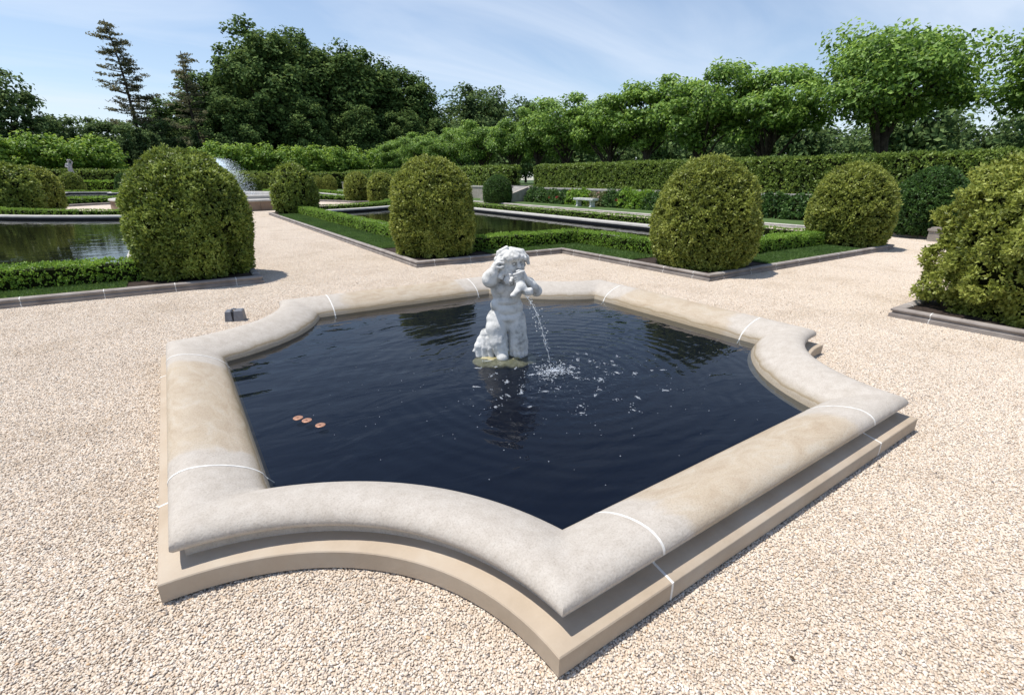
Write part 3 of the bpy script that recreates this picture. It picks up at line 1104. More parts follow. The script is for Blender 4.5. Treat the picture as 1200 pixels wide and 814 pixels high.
M['pond_floor'] = plain('pond_floor', (0.022, 0.026, 0.012), 0.7, 0.2)
M['pond'] = water_mat('pond_water', (0.5, 0.5, 0.45), amp=0.004, nscale=1.6, stretch=(1, 2.2, 1), nz=1.0)

SPEC = [  # mirror x, mirror y, where it lies, low-hedge density, detail
    (None, None, 'of the bed behind the stone figure', 1.0),
    (FX, None, 'of the bed holding the largest dome topiary', 1.0),
    (None, FY, 'of the far bed on the terrace side', 0.12),
    (FX, FY, 'of the far bed by the pale statue', 0.12),
]
for b, (mx, my, where, dn) in enumerate(SPEC):
    def m_(p):
        return mir(p, mx, my)
    far = my is not None
    ko = bed_outline(0.0, 0.0, 8.5)
    # kerb from the plaza side
    closed = ko + [ko[0]]
    if b in (0, 1):
        # start at the fountain end of the path side, go down the path edge, round the notch and along the walk
        a = ko[-1]
        run = [a, (3.77, 8.88), (7.44, 8.88), (7.44, 4.93), (15.2, 4.93), (15.2, 32.9)] + ko[5:]
        sp = abs(a[1] - 8.88)
        J = [sp - 0.35 - 0.85 * k for k in range(19)][::-1]
        J += [sp + .40, sp + 1.22, sp + 2.07, sp + 2.95, sp + 3.35]
        q = sp + 3.67
        J += [q + .40, q + 1.25, q + 2.1, q + 2.95, q + 3.6]
        q += 3.95
        J += [q + .42 + 0.86 * k for k in range(9)]
        tot = sum(np.linalg.norm(np.subtract(y, x)) for x, y in zip(run, run[1:]))
        if b == 0:
            kerb('grey moulded stone kerb ' + where, run, J)
        else:
            J2 = [tot - j for j in J][::-1]
            kerb('grey moulded stone kerb ' + where, m_(run), J2)
    else:
        kerb('grey moulded stone kerb ' + where, m_(closed))
    # soil and lawn
    inner = bed_outline(0.10, 0.10, 8.6)
    mb = MB(); fill_poly(mb, m_(inner), [], KZ)
    tag(mb.build('soil', M['soil']), kind='structure')
    # low hedge
    hl = bed_outline(1.27, 0.94, 9.75)
    hedge('box_hedge', m_(hl), 0.45, KZ, 0.31, 620 * dn, 0.035 if dn > .5 else 0.085, M['hedge_low'], 20 + b,
          'low clipped bright green box hedge ' + where, closed=True, lump=0.018, dens_fn=near_fade if not far else None)
    # pool
    pl = bed_outline(1.86, 1.52, 11.5, 12.35)
    reflecting_pool('sunken pool with pale coping inside the hedge ' + where, m_(pl))

# lawn strips between kerb and low hedge
LAWN = {
    0: [(3.90, 11.2, 4.78, 24.3), (5.65, 9.02, 7.55, 9.55), (7.56, 6.9, 8.42, 9.5), (9.55, 5.06, 13.6, 5.88), (14.2, 7.0, 15.06, 31.5)],
    1: [(-4.9, 9.02, -0.75, 9.55), (0.08, 11.2, 0.94, 24.3)],
}
for b, boxes in LAWN.items():
    mb = MB()
    for (x0, y0, x1, y1) in boxes:
        mb.add([(x0, y0, KZ + .012), (x1, y0, KZ + .012), (x1, y1, KZ + .012), (x0, y1, KZ + .012)], [(0, 1, 2, 3)])
    tag(mb.build('lawn', M['lawn']), kind='structure')
    grass_strip('grass', ['short mown grass strip in the bed of the olive topiaries', 'short mown grass strip before the largest dome topiary'][b], boxes[:4] if b == 0 else boxes, 60 + b, 4200)
# far beds: plain lawn bands
for mx in (None, FX):
    mb = MB()
    for (x0, y0, x1, y1) in [(3.9, 10.0, 4.8, 24.3), (14.2, 7, 15.06, 31.5), (4.5, 24.0, 15.0, 25.5)]:
        p = mir([(x0, y0), (x1, y0), (x1, y1), (x0, y1)], mx, FY)
        mb.add([(*q, KZ + .012) for q in p], [(0, 1, 2, 3)])
    tag(mb.build('lawn', M['lawn']), kind='structure')

# bed at the right edge of the frame
rn = [(15.2, 2.29), (7.42, 2.29), (7.42, -3.0)]
kerb('grey moulded stone kerb around the bed of the loose, ragged golden bush', rn, [7.78 - .40 - .86 * k for k in range(8)][::-1] + [7.78 + .42 + .86 * k for k in range(5)])
mb = MB(); fill_poly(mb, [(7.52, -3), (15.2, -3), (15.2, 2.19), (7.52, 2.19)], [], KZ)
tag(mb.build('soil', M['soil']), kind='structure')

# ------------------------------------------------------------------ clipped dome bushes
HERO = {
    'L': dome_bush(0.88, 1.95, 11, 7200, 0.049, M['box'], base=0.80, pw=2.4, lump=0.055, nl=7),
    'M': dome_bush(0.86, 1.95, 12, 7200, 0.048, M['box_gold'], base=0.86, pw=2.6, lump=0.05, nl=7),
    'R': dome_bush(0.93, 1.92, 13, 7200, 0.049, M['box_gold'], base=0.82, pw=2.2, lump=0.06, nl=7),
    'R2': dome_bush(0.92, 1.95, 14, 4600, 0.062, M['box_gold'], base=0.86, pw=2.2, lump=0.05, nl=6),
    'W': dome_bush(1.0, 1.92, 15, 7600, 0.050, M['box_gold'], base=0.60, pw=1.9, lump=0.13, nl=8, holes=0.20, wild=0.16),
    'D': dome_bush(0.95, 1.95, 16, 3400, 0.07, M['box_dark'], base=0.86, pw=2.0, lump=0.06, nl=6),
    'F': dome_bush(0.95, 2.0, 17, 1500, 0.11, M['box'], base=0.85, pw=2.4, lump=0.05, nl=6),
    'G': dome_bush(0.95, 1.98, 18, 1500, 0.11, M['box_gold'], base=0.85, pw=2.3, lump=0.05, nl=6),
}
stem_mb = MB()
for a in range(5):
    an = a * 1.3
    stem_mb.tube([(0.05 * math.cos(an), 0.05 * math.sin(an), -0.02), (0.12 * math.cos(an), 0.12 * math.sin(an), 0.3), (0.35 * math.cos(an), 0.35 * math.sin(an), 0.9)], [0.035, 0.028, 0.015], 6)
STEM = stem_mb.mesh('stem', M['bark'])
BUSH = [
    ('L', 0.23, 9.90, 1.0, 1.0, 'largest green dome topiary, at the bed corner behind the small grey boxes'),
    ('M', 4.65, 9.90, 1.0, 1.0, 'tall yellow-green dome topiary at the path corner straight behind the stone figure'),
    ('R', 8.38, 5.80, 1.0, 1.0, 'yellow-green dome topiary with a small orange tuft, on the corner kerb right of the basin'),
    ('R2', 14.53, 5.85, 1.0, 1.0, 'rounded golden dome topiary at the end of the lawn strip, before the tall hedge'),
    ('W', 8.47, 1.28, 0.92, 0.99, 'loose ragged golden-green bush with gaps, spilling over its kerb'),
    ('D', 19.3, 5.65, 1.0, 0.98, 'dark green rounded bush in front of the tall hedge by the stone pier'),
    ('F', 4.95, 25.53, 1.02, 1.06, 'dark olive dome topiary beside the path, in front of the round fountain wall'),
    ('G', 12.26, 34.0, 0.97, 0.95, 'golden dome topiary beyond the pool coping, nearer the path topiary of a pair'),
    ('G', 11.55, 37.3, 0.90, 0.98, 'second golden dome topiary of the pair beyond the pool coping'),
    ('D', 19.1, 30.0, 1.02, 0.92, 'dark round bush beside the sloping wall of the steps'),
    ('F', -5.75, 31.0, 1.13, 1.03, 'broad dome topiary behind the low hedge of the left pool'),
    ('G', -5.3, 34.3, 0.95, 1.0, 'brownish dome topiary half hidden behind the broad dome by the left pool'),
    ('F', -7.6, 66.0, 0.98, 0.98, 'small far dome topiary in front of the pale garden statue'),
    ('D', -3.3, 62.0, 0.75, 0.98, 'small dark dome bush between the far statue and the round fountain'),
    ('F', 6.71, 57.7, 1.4, 1.05, 'pale grey-green dome topiary seen through the fountain spray'),
    ('F', 9.6, 66.0, 0.95, 1.0, 'far dome topiary between the spray and the path topiary'),
    ('G', 16.2, 68.7, 0.75, 0.92, 'smaller of two far dome topiaries right of the path topiary'),
    ('G', 17.6, 68.3, 0.93, 0.98, 'larger of two far dome topiaries right of the path topiary'),
]
for k, (kind, x, y, sr, sh, label) in enumerate(BUSH):
    t = thing('topiary_bush', label, 'bush', (x, y, KZ if y < 40 else 0.05), rz=k * 0.9, group='clipped dome bushes in the beds')
    t.scale = (sr, sr, sh)
    link('foliage', HERO[kind], t)
    link('stem', STEM, t)
# the orange new growth on one bush
rng = np.random.default_rng(5)
mb = MB()
P = np.array([0.93, -0.28, 1.0]) + rng.normal(size=(60, 3)) * (0.07, 0.09, 0.14)
sprigs(mb, P, np.tile([1, -0.5, 0.4], (60, 1)), rng, 6, 0.06, 0.03)
M['orange'] = leaf_mat('orange_shoot', (0.12, 0.08, 0.01), (0.26, 0.17, 0.03), (0.36, 0.25, 0.06))
rb = [o for o in COL.objects if o.get('label', '').startswith('yellow-green dome topiary with a small orange')][0]
o = mb.build('orange_tuft', M['orange'], rb)
o['label'] = 'tuft of orange-yellow new leaves on the side'

# ------------------------------------------------------------------ round fountain on the path axis
fo = thing('round_fountain', 'large round brown stone fountain basin with pale rim, throwing up white spray', 'fountain', (FX, FY, 0))
NP = 40
mb = MB()
r0, r1 = 4.80, 5.02
for k in range(NP):
    a0 = (k + 0.012) / NP * 2 * math.pi
    a1 = (k + 0.988) / NP * 2 * math.pi
    mb = MB()
    V = [(r * math.cos(a), r * math.sin(a), z) for z in (-.02, .47) for r in (r0, r1) for a in (a0, (a0 + a1) / 2, a1)]
    mb.add(V, [(3, 4, 10, 9), (4, 5, 11, 10), (0, 6, 7, 1), (1, 7, 8, 2), (0, 3, 9, 6), (2, 8, 11, 5), (6, 9, 10, 7), (7, 10, 11, 8)])
    mb.build('wall_panel', M['brown_stone'], fo)
mb = MB(); mb.lathe([(r0 + .02, -.02), (r1 - .03, -.02), (r1 - .03, .468), (r0 + .02, .468)], 80); mb.build('wall_backing', M['mortar'], fo)
mb = MB(); mb.lathe([(4.6, .47), (5.06, .47), (5.08, .50), (5.06, .56), (4.62, .60), (4.55, .56), (4.6, .3)], 80)
mb.build('rim', M['pale_stone'], fo, sharp=40)
mb = MB(); mb.lathe([(4.62, .3), (4.62, .74), (4.55, .80), (4.2, .80), (4.15, .74), (4.15, .3)], 80)
mb.build('inner_ring', M['pale_stone'], fo, sharp=40)
mb = MB(); mb.lathe([(0.02, .66), (4.2, .66)], 64); w = mb.build('water', M['pond'], None, loc=(FX, FY, 0)); tag(w, kind='structure')
mb = MB(); mb.lathe([(0.02, .60), (4.2, .60)], 48); mb.build('basin_floor', M['pond_floor'], fo)
# spray of droplets
rng = np.random.default_rng(9)
n = 46000
mb = MB()
t = rng.random(n) ** 0.8
ang = rng.random(n) * 2 * math.pi
vr = 0.10 + 0.85 * rng.random(n) ** 1.5
T = t * 1.30
vz = 6.2 * (0.82 + 0.18 * rng.random(n))
zz = 0.7 + vz * T - 4.9 * T ** 2
ok = zz > 0.62
xx = vr * np.cos(ang) * T * 1.2 + 0.75 * T ** 2 * 0.9
yy = vr * np.sin(ang) * T * 1.2 - 0.35 * T ** 2
P = np.stack([xx, yy, zz], 1)[ok] + rng.normal(size=(ok.sum(), 3)) * 0.05
m = len(P)
sz = 0.004 + 0.010 * rng.random(m) ** 2
tet = nrm(np.array([(1, 1, 1), (1, -1, -1), (-1, 1, -1), (-1, -1, 1)], float))
V = (P[:, None] + tet[None] * sz[:, None, None]).reshape(-1, 3)
F = (np.array([(0, 1, 2), (0, 3, 1), (0, 2, 3), (1, 3, 2)])[None] + (np.arange(m) * 4)[:, None, None]).reshape(-1, 3)
mb.add(V, F)
M['spray'] = leaf_mat('spray_drops', (0.72, 0.76, 0.80), (0.8, 0.83, 0.86), (0.88, 0.9, 0.92), 0.5, 0.2)
tag(mb.build('fountain_spray', M['spray'], loc=(FX, FY, 0)), 'white plume of spray above the round fountain', 'spray', kind='stuff')

# ------------------------------------------------------------------ terrace on the right: wall, coping, tall hedges, steps
WX = 22.0
mb = MB(); mb.box((WX + .35, -30, -.05), (140, 30.4, 1.05)); mb.box((WX + 2.6, 30.4, -.05), (140, 33.4, 1.046)); mb.box((WX + .35, 33.4, -.05), (140, 78, 1.05))
tag(mb.build('terrace', M['ground']), kind='structure')
mb = MB(); mb.box((19.0, -14, 0.0), (WX, 78, 0.11))
tag(mb.build('lawn', M['lawn']), kind='structure')
kerb('long pale kerb edging the grass strip below the terrace wall', [(18.88, 78), (18.88, -14)], [2.5 * q + 1.2 for q in range(36)], 'pale_stone')
for (y0, y1, lb) in ((-25, 30.3, 'terrace retaining wall with pale coping behind the white bench'), (33.5, 78, 'terrace retaining wall continuing beyond the steps')):
    w = thing('terrace_wall', lb, 'wall', (WX, y0, 0))
    mb = MB(); mb.box((0, 0, -.05), (0.35, y1 - y0, 1.02)); mb.build('wall', M['wall_stone'], w)
    mb = MB(); mb.box((-.05, -0.02, 1.02), (0.42, y1 - y0 + .02, 1.12)); mb.build('coping', M['pale_stone'], w)
st = thing('garden_steps', 'stone steps with sloping side walls rising to the terrace between two tall hedges', 'steps', (WX, 31.9, 0))
for k in range(7):
    mb = MB(); mb.box((-1.6 + .36 * k, -1.3, 0.0), (-1.6 + .36 * (k + 1) + 0.02, 1.3, 0.15 * (k + 1) + .1)); mb.build('step', M['pale_stone'], st)
for sg in (-1, 1):
    mb = MB()
    y0, y1 = sorted((sg * 1.3, sg * 1.62))
    V = [(-2.2, y0, 0), (2.0, y0, 0), (2.0, y0, 1.20), (0.2, y0, 1.20), (-1.9, y0, 0.55), (-2.2, y0, .55)]
    V += [(x, y1, z) for x, _, z in V]
    mb.add(V, [(0, 1, 2, 3, 4, 5), (11, 10, 9, 8, 7, 6)])
    mb.add(V, [(5, 4, 10, 11), (4, 3, 9, 10), (3, 2, 8, 9), (0, 5, 11, 6), (1, 7, 8, 2)])
    mb.build('side_wall', M['wall_stone'], st)
mb = MB(); mb.box((-.16, -.16, 0), (.16, .16, .30)); mb.box((-.19, -.19, .30), (.19, .19, .36)); mb.box((-.14, -.14, .36), (.14, .14, .40))
pi = mb.build('stone_pier', M['wall_stone'], loc=(18.3, 5.0, 0))
tag(pi, 'low square stone pier ending the kerb beside the dark round bush', 'pier')

hedge('tall_hedge', [(WX + .95, 30.2), (WX + .95, -18)], 1.1, 1.05, 1.5, 110, 0.115, M['hedge_tall'], 71,
      'long tall clipped yew hedge on the terrace above the white bench', lump=0.05, nl=7, tops=.8, dens_fn=lambda c: 1)
hedge('tall_hedge', [(WX + .95, 33.6), (WX + .95, 77)], 1.1, 1.05, 1.5, 26, 0.2, M['hedge_tall'], 72,
      'tall clipped yew hedge on the terrace beyond the steps', lump=0.06, nl=7, tops=.8)
hedge('tall_hedge', [(FX + 2.4, 79), (24.0, 79)], 1.0, 0, 2.35, 20, 0.24, M['hedge_tall'], 73,
      'tall clipped hedge closing the far end of the garden beside the spray', lump=0.06, nl=6, tops=.8)
hedge('tall_hedge', [(-17.5, 79), (FX - 2.4, 79)], 1.0, 0, 2.35, 20, 0.24, M['hedge_tall'], 74,
      'tall clipped hedge closing the far end of the garden behind the pale statue', lump=0.06, nl=6, tops=.8)
hedge('low_far_hedge', [(-17.5, 74), (FX - 2.2, 74)], 0.8, 0, 1.15, 26, 0.2, M['hedge_low'], 75,
      'lower clipped hedge in front of the far end hedge by the statue', lump=0.04, nl=6)
hedge('tall_hedge', [(-17.4, 79), (-17.4, 20)], 1.1, 0.0, 2.5, 20, 0.2, M['hedge_tall'], 76,
      'tall clipped hedge along the side of the garden away from the terrace', lump=0.06, nl=6, tops=.8)

# shrubs and climbers at the foot of the terrace wall


def shrub_mesh(seed, L, H, D, n, leaf, mat, flowers=None, nfl=0):
    rng = np.random.default_rng(seed)
    mb = MB()
    # half dome bodies, several lobes
    P, N = [], []
    for k in range(5):
        c = np.array([rng.uniform(-.15, .15) * D, (k - 2) / 2.6 * L / 2, 0])
        r = np.array([D * rng.uniform(.42, .6), L * rng.uniform(.2, .28), H * rng.uniform(.8, 1.06)])
        d = nrm(rng.normal(size=(n // 5, 3)))
        d[:, 2] = np.abs(d[:, 2])
        P.append(c + d * r); N.append(nrm(d / r))
        seg = nrm(rng.normal(size=(1, 3)))
        a = np.arange(10) / 10 * 2 * math.pi
        rows = []
        for q in (0, .35, .6, .8, .93):
            rows.append(np.c_[c[0] + r[0] * .84 * math.sqrt(1 - q * q) * np.cos(a), c[1] + r[1] * .84 * math.sqrt(1 - q * q) * np.sin(a), np.full(10, q * r[2] * .9)])
        V = np.concatenate(rows)
        i = np.arange(10); j = (i + 1) % 10
        mb.add(V, np.concatenate([np.stack([m * 10 + i, m * 10 + j, (m + 1) * 10 + j, (m + 1) * 10 + i], 1) for m in range(4)]), 1)
    P = np.concatenate(P); N = np.concatenate(N)
    P += N * (noise3(P * 4 + seed) * .08)[:, None]
    P[:, 2] = np.maximum(P[:, 2], .02)
    sprigs(mb, P, N + (0, 0, .3), rng, 6, leaf, leaf * .55, tone=np.clip(.5 + .4 * noise3(P * 5) + .2 * rng.normal(size=len(P)), 0, 1))
    fm = None
    if flowers:
        f = MB()
        front = np.flatnonzero((N[:, 0] < 0) & (P[:, 2] > H * .25))
        cen = P[rng.choice(front, 5)]
        idx = front[np.argsort(np.min(np.linalg.norm(P[front][:, None] - cen[None], axis=2), 1))[:nfl]]
        near = np.argmin(np.linalg.norm(P[idx][:, None] - cen[None], axis=2), 1)
        fm = []
        for q in range(5):
            ii = idx[near == q]
            if len(ii):
                f = MB()
                c0 = P[ii].mean(0)
                sprigs(f, c0 + (P[ii] - c0) * .55 + N[ii] * .07, N[ii], rng, 8, .06, .05)
                fm.append(f.mesh('flower_cluster', flowers))
    return mb.mesh('foliage', [mat, M['core']]), fm


WALL = [
    (28.7, 2.4, 0.95, 'ivy', None, 'dark climber against the terrace wall next to the steps'),
    (26.3, 2.2, 0.92, 'ivy', 'red', 'wall shrub with red roses between the steps and the tall green climber'),
    (24.4, 1.8, 1.02, 'low', None, 'upright bright green climber left of the white bench'),
    (22.7, 1.4, 0.85, 'pale', 'pink', 'thin pale pink flowering shrub showing bare wall behind the bench'),
    (21.2, 2.0, 0.95, 'ivy', 'red', 'wall shrub with red roses directly behind the white bench'),
    (19.5, 2.2, 1.05, 'low', None, 'bright green climber right of the white bench'),
    (17.9, 2.0, 0.95, 'ivy', None, 'dark green climber beside the bright one right of the bench'),
    (16.6, 1.3, 0.62, 'pale', None, 'low pale grey-green shrub at the foot of the terrace wall'),
    (15.6, 2.2, 1.0, 'ivy', None, 'dark leafy climber behind the low pale shrub'),
    (13.4, 2.4, 1.05, 'ivy', None, 'dark glossy climber showing left of the golden dome'),
    (11.2, 2.4, 1.05, 'ivy', None, 'dark glossy climber with a sunlit top by the golden dome'),
    (9.0, 2.4, 1.05, 'ivy', None, 'dark glossy climber hidden mostly behind the golden dome'),
]
MM = {'ivy': M['ivy'], 'low': M['hedge_low'], 'pale': M['pale_shrub']}
for k, (y, L, H, mk, fl, lb) in enumerate(WALL):
    t = thing('wall_shrub', lb, 'shrub', (WX - .28, y, 0.1), group='shrubs along the terrace wall')
    a, f = shrub_mesh(100 + k, L, H, 0.62, 700, 0.13, MM[mk], M['red_flower'] if fl == 'red' else (M['pink_flower'] if fl else None), 46)
    link('foliage', a, t)
    for q in f or []:
        tag(link('flower_cluster', q, t), kind='stuff')

# white stone bench
be = thing('stone_bench', 'small white stone bench on the grass before the red roses', 'bench', (20.75, 22.75, 0.11))
mb = MB(); mb.box((-.24, -.86, .40), (.24, .86, .50)); mb.box((-.22, -.84, .37), (.22, .84, .40)); mb.build('seat', M['pale_white'] if 'pale_white' in M else M['marble'], be)
for sg in (-1, 1):
    mb = MB()
    mb.box((-.19, sg * .60 - .08, 0), (.19, sg * .60 + .08, .05)); mb.box((-.15, sg * .60 - .06, .05), (.15, sg * .60 + .06, .32)); mb.box((-.19, sg * .60 - .08, .32), (.19, sg * .60 + .08, .37))
    mb.build('leg', M['marble'], be)

# ------------------------------------------------------------------ trees


def leaf_cards(mb, P, N, rng, size, rnd, mat=0, asp=0.7):
    n = len(P)
    nn = nrm(N)
    d = nrm(np.cross(nn, rng.normal(size=(n, 3))))
    s = np.cross(nn, d)
    ln = (size * (0.6 + 0.8 * rng.random(n)))[:, None]
    w = ln * asp * 0.5
    fold = nn * ln * 0.12
    V = np.stack([P - d * ln * .5, P + s * w + fold, P + d * ln * .5, P - s * w + fold], 1).reshape(-1, 3)
    mb.add(V, np.arange(n * 4).reshape(-1, 4), mat, rnd)


def tree_meshes(seed, H, R, th, tr, leaf, nclump, nleaf, cr=0.24, up=0.6, flat=0.7, lean=0.0, taper=0.0, full=0.42, lobe=0.20):
    """returns (trunk mesh builder, crown mesh builder).  th = height of the lowest crown, tr = trunk radius"""
    rng = np.random.default_rng(seed)
    c = np.array([lean * H * .5, 0, (H + th) / 2])
    hz = (H - th) / 2
    d = nrm(rng.normal(size=(nclump, 3)))
    rad = rng.random(nclump) ** full
    lob = 0.90 + lobe * noise3(d * 2.1 + seed * 1.3)
    rz = 1.0 - taper * np.clip((d[:, 2] + 1) / 2, 0, 1)
    C = c + d * (rad * lob)[:, None] * np.stack([R * rz, R * rz, np.full(nclump, hz)], 1)
    C[:, 0] += lean * (C[:, 2] - c[2])
    cs = R * cr * (0.7 + 0.6 * rng.random(nclump))
    mc = MB()
    n = nclump * nleaf
    ci = np.repeat(np.arange(nclump), nleaf)
    q = nrm(rng.normal(size=(n, 3))) * (rng.random(n) ** 0.45)[:, None]
    P = C[ci] + q * cs[ci][:, None] * np.array([1.15, 1.15, flat])
    N = 0.55 * q + np.array([0, 0, up]) + 0.55 * rng.normal(size=(n, 3)) + 0.35 * nrm(C - c)[ci]
    P += rng.normal(size=(n, 3)) * cs[ci][:, None] * 0.06
    tone = np.clip(0.45 + 0.30 * (rng.random(nclump)[ci] - .5) + 0.28 * q[:, 2] + 0.25 * rng.normal(size=n), 0, 1)  # clump tops lighter, undersides darker: light painted into the leaf tone
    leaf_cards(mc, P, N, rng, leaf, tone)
    mt = MB()
    top = np.array([lean * H * .35, 0, th + hz * 0.9])
    k = 7
    tp = np.array([np.array([0, 0, -0.3]) * (1 - t) + top * t + np.array([math.sin(t * 3 + seed), math.cos(t * 4 + seed), 0]) * tr * 0.6 * t for t in np.linspace(0, 1, k)])
    mt.tube(tp, [tr * (1.25 if t == 0 else 1) * (1 - 0.72 * t) for t in np.linspace(0, 1, k)], 9)
    for j in rng.choice(nclump, min(26, nclump), replace=False):
        s = rng.uniform(0.30, 0.95)
        b = tp[0] + (tp[-1] - tp[0]) * s
        e = C[j]
        mid = (b + e) / 2 + np.array([0, 0, 0.08 * np.linalg.norm(e - b)]) + rng.normal(size=3) * 0.04 * R
        r0 = tr * 0.42 * (1 - 0.5 * s)
        mt.tube([b, mid, e], [r0, r0 * 0.62, r0 * 0.18], 6, cap=False)
    return mt, mc


def tree_kind(mat, *a, **k):
    mt, mc = tree_meshes(*a, **k)
    return mt.mesh('trunk', M['bark']), mc.mesh('crown', mat)


TK = {
    'plane0': tree_kind(M['plane'], 201, 6.9, 3.0, 2.1, 0.24, 0.20, 50, 290, cr=0.27, flat=0.62, lobe=0.24),
    'plane1': tree_kind(M['plane'], 202, 6.9, 3.1, 2.0, 0.24, 0.20, 50, 290, cr=0.27, flat=0.62, lobe=0.24),
    'plane2': tree_kind(M['plane'], 203, 6.9, 2.9, 2.1, 0.26, 0.20, 50, 290, cr=0.27, flat=0.62, lobe=0.24),
    'planeB': tree_kind(M['plane'], 204, 8.2, 4.3, 2.9, 0.42, 0.20, 74, 340, cr=0.24, flat=0.66, lobe=0.24),
    'lime0': tree_kind(M['lime_leaf'], 211, 5.9, 2.7, 2.1, 0.16, 0.34, 46, 80, cr=0.30, flat=0.8),
    'lime1': tree_kind(M['lime_leaf'], 212, 5.9, 2.8, 2.0, 0.16, 0.34, 46, 80, cr=0.30, flat=0.8),
    'dark0': tree_kind(M['wood_dark'], 221, 27, 9.5, 1.0, 0.6, 0.62, 330, 95, cr=0.17, flat=0.85, full=0.36, lobe=0.10),
    'dark1': tree_kind(M['wood_dark'], 222, 25, 8.0, 0.8, 0.6, 0.62, 300, 95, cr=0.18, flat=0.9, full=0.36, lobe=0.10),
    'mid0': tree_kind(M['wood_mid'], 231, 18, 6.5, 3.0, 0.45, 0.5, 110, 95, cr=0.24, flat=0.6),
    'mid1': tree_kind(M['wood_mid'], 232, 14, 5.5, 1.0, 0.4, 0.48, 120, 90, cr=0.25, flat=0.65),
    'back0': tree_kind(M['wood_mid'], 241, 7.5, 4.5, 0.6, 0.3, 0.42, 60, 70, cr=0.28, flat=0.7),
    'cone': tree_kind(M['cypress'], 251, 20, 3.4, 0.8, 0.4, 0.5, 110, 70, cr=0.26, taper=0.85, up=0.2),
}


def plant(name, kind, x, y, z, s, rz, label, cat='tree', group=None, sz=None):
    t = thing(name, label, cat, (x, y, z), rz, group)
    t.scale = (s, s, sz or s)
    link('trunk', TK[kind][0], t)
    link('crown', TK[kind][1], t)
    return t


# row of plane trees on the terrace behind the tall hedge
ORD = ['next', 'second', 'third', 'fourth', 'fifth', 'sixth', 'seventh', 'eighth', 'ninth', 'tenth', 'eleventh', 'twelfth', 'thirteenth']
PL = [('planeB', 28.2, 10.6, 0.90, 'largest plane tree with a thick dark trunk, above the tall terrace hedge'),
      ('plane0', 28.2, 16.3, 1.0, None), ('plane1', 28.2, 20.3, 1.02, None), ('plane2', 28.2, 24.9, 1.03, None),
      ('plane0', 28.2, 28.9, 1.0, None), ('plane1', 28.2, 33.2, 1.0, None), ('plane2', 28.2, 37.5, 0.95, None),
      ('plane0', 28.2, 42.0, 0.92, None), ('plane1', 28.2, 47, 0.9, None), ('plane2', 28.2, 52, 0.9, None),
      ('plane0', 28.2, 57, 0.9, None), ('plane1', 28.2, 62, 0.9, None), ('plane2', 28.2, 67, 0.9, None), ('plane0', 28.2, 72, 0.9, None),
      ('planeB', 28.8, 3.6, 0.84, 'plane tree reaching in at the end of the row, its crown thin at the edge')]
for k, (kd, x, y, s, lb) in enumerate(PL):
    plant('plane_tree', kd, x + 0.3 * math.sin(k * 2.1), y, 1.05, s, k * 1.7, lb or 'bright green plane tree, %s from the thick-trunked one along the terrace row' % ORD[k - 1], group='plane trees along the terrace')
# pleached limes at the far end
for k in range(12):
    x = 6.5 + k * 3.3
    plant('lime_tree', 'lime%d' % (k % 2), x, 84 + 0.5 * math.sin(k), 0, 1.05, k * 1.3, 'light green clipped lime tree, %s from the spray in the row before the dark wood' % (['first'] + ORD[1:])[k], group='limes before the dark wood')
for k in range(7):
    plant('lime_tree', 'lime%d' % (k % 2), -26 + k * 3.3, 84 + 0.5 * math.cos(k), 0, 1.08, k * 2.3, 'light green clipped lime tree, %s from the conifer screen, behind the pale statue' % (['first'] + ORD[1:])[6 - k], group='limes behind the statue')
# dark wood
DW = [('dark0', 19.5, 112, 1.05, 'tallest broad dark green tree of the wood, rounded on top'), ('dark0', 27, 116, 1.04, None), ('dark1', 34, 113, 1.10, None), ('dark1', 41, 116, 1.06, None),
      ('dark0', 47.5, 114, 0.92, None), ('dark1', 10.5, 120, 0.86, None), ('dark1', 3.5, 124, 0.66, None), ('dark0', 54, 124, 0.78, None),
      ('dark0', 23, 121, 1.09, None), ('dark1', 30.5, 120, 1.12, None), ('dark1', 38, 122, 1.10, None), ('dark1', 12, 104, 0.62, None), ('dark1', 24, 103, 0.62, None), ('dark1', 33, 104, 0.62, None), ('dark1', 43, 104, 0.62, None), ('dark1', 52, 106, 0.60, None)]
for k, (kd, x, y, s, lb) in enumerate(DW):
    plant('dark_tree', kd, x, y, -.3, s * 1.04, k * 1.1, lb or 'dark green tree in the dense wood behind the spray', group='trees of the dark wood')
MT = [('mid0', -19, 108, 1.0, 'airy tall tree at the far left edge, its top branches thin against the sky'),
      ('mid1', -24, 100, 1.0, None), ('mid1', -13, 112, 0.86, None), ('mid1', -7, 118, 0.9, None), ('mid1', -3, 104, 0.75, None), ('mid1', 1.5, 110, 0.86, None),
      ('mid0', 66, 116, 1.36, None), ('mid0', 75, 118, 1.36, None), ('mid1', 84, 112, 1.65, None), ('mid1', 60, 108, 1.2, None), ('mid1', 92, 112, 1.1, None),
      ('mid1', 50, 92, .9, None), ('mid1', 58, 92, .9, None), ('mid1', 66, 92, .9, None)]
for k, (kd, x, y, s, lb) in enumerate(MT):
    plant('leafy_tree', kd, x, y, -.3, s, k * 2.1, lb or 'mid green tree in the background behind the rows of limes and planes', group='background trees')
plant('cypress_tree', 'cone', 59, 104, -.3, 1.05, 0.4, 'pointed dark conifer right of the dark wood')
for k in range(16):
    plant('cypress_tree', 'cone', -16 + k * 1.75, 92 + 0.8 * math.sin(k * 3), -.3, 0.42 + 0.06 * math.sin(k * 1.7), k * .8, 'dark columnar conifer in the screen below the tall sparse pine', group='dark conifer screen')
for k in range(22):
    a = math.radians(-10 + k * 3.3)
    d = 62 + 10 * math.sin(k * 1.9)
    plant('back_tree', 'back0', 6 + d * math.cos(a), d * math.sin(a) * 1.05, 1.0, 1.0 + 0.12 * math.sin(k * 2.3), k * 1.9, 'rounded bushy tree seen under the plane trees beyond the terrace', group='trees beyond the terrace')


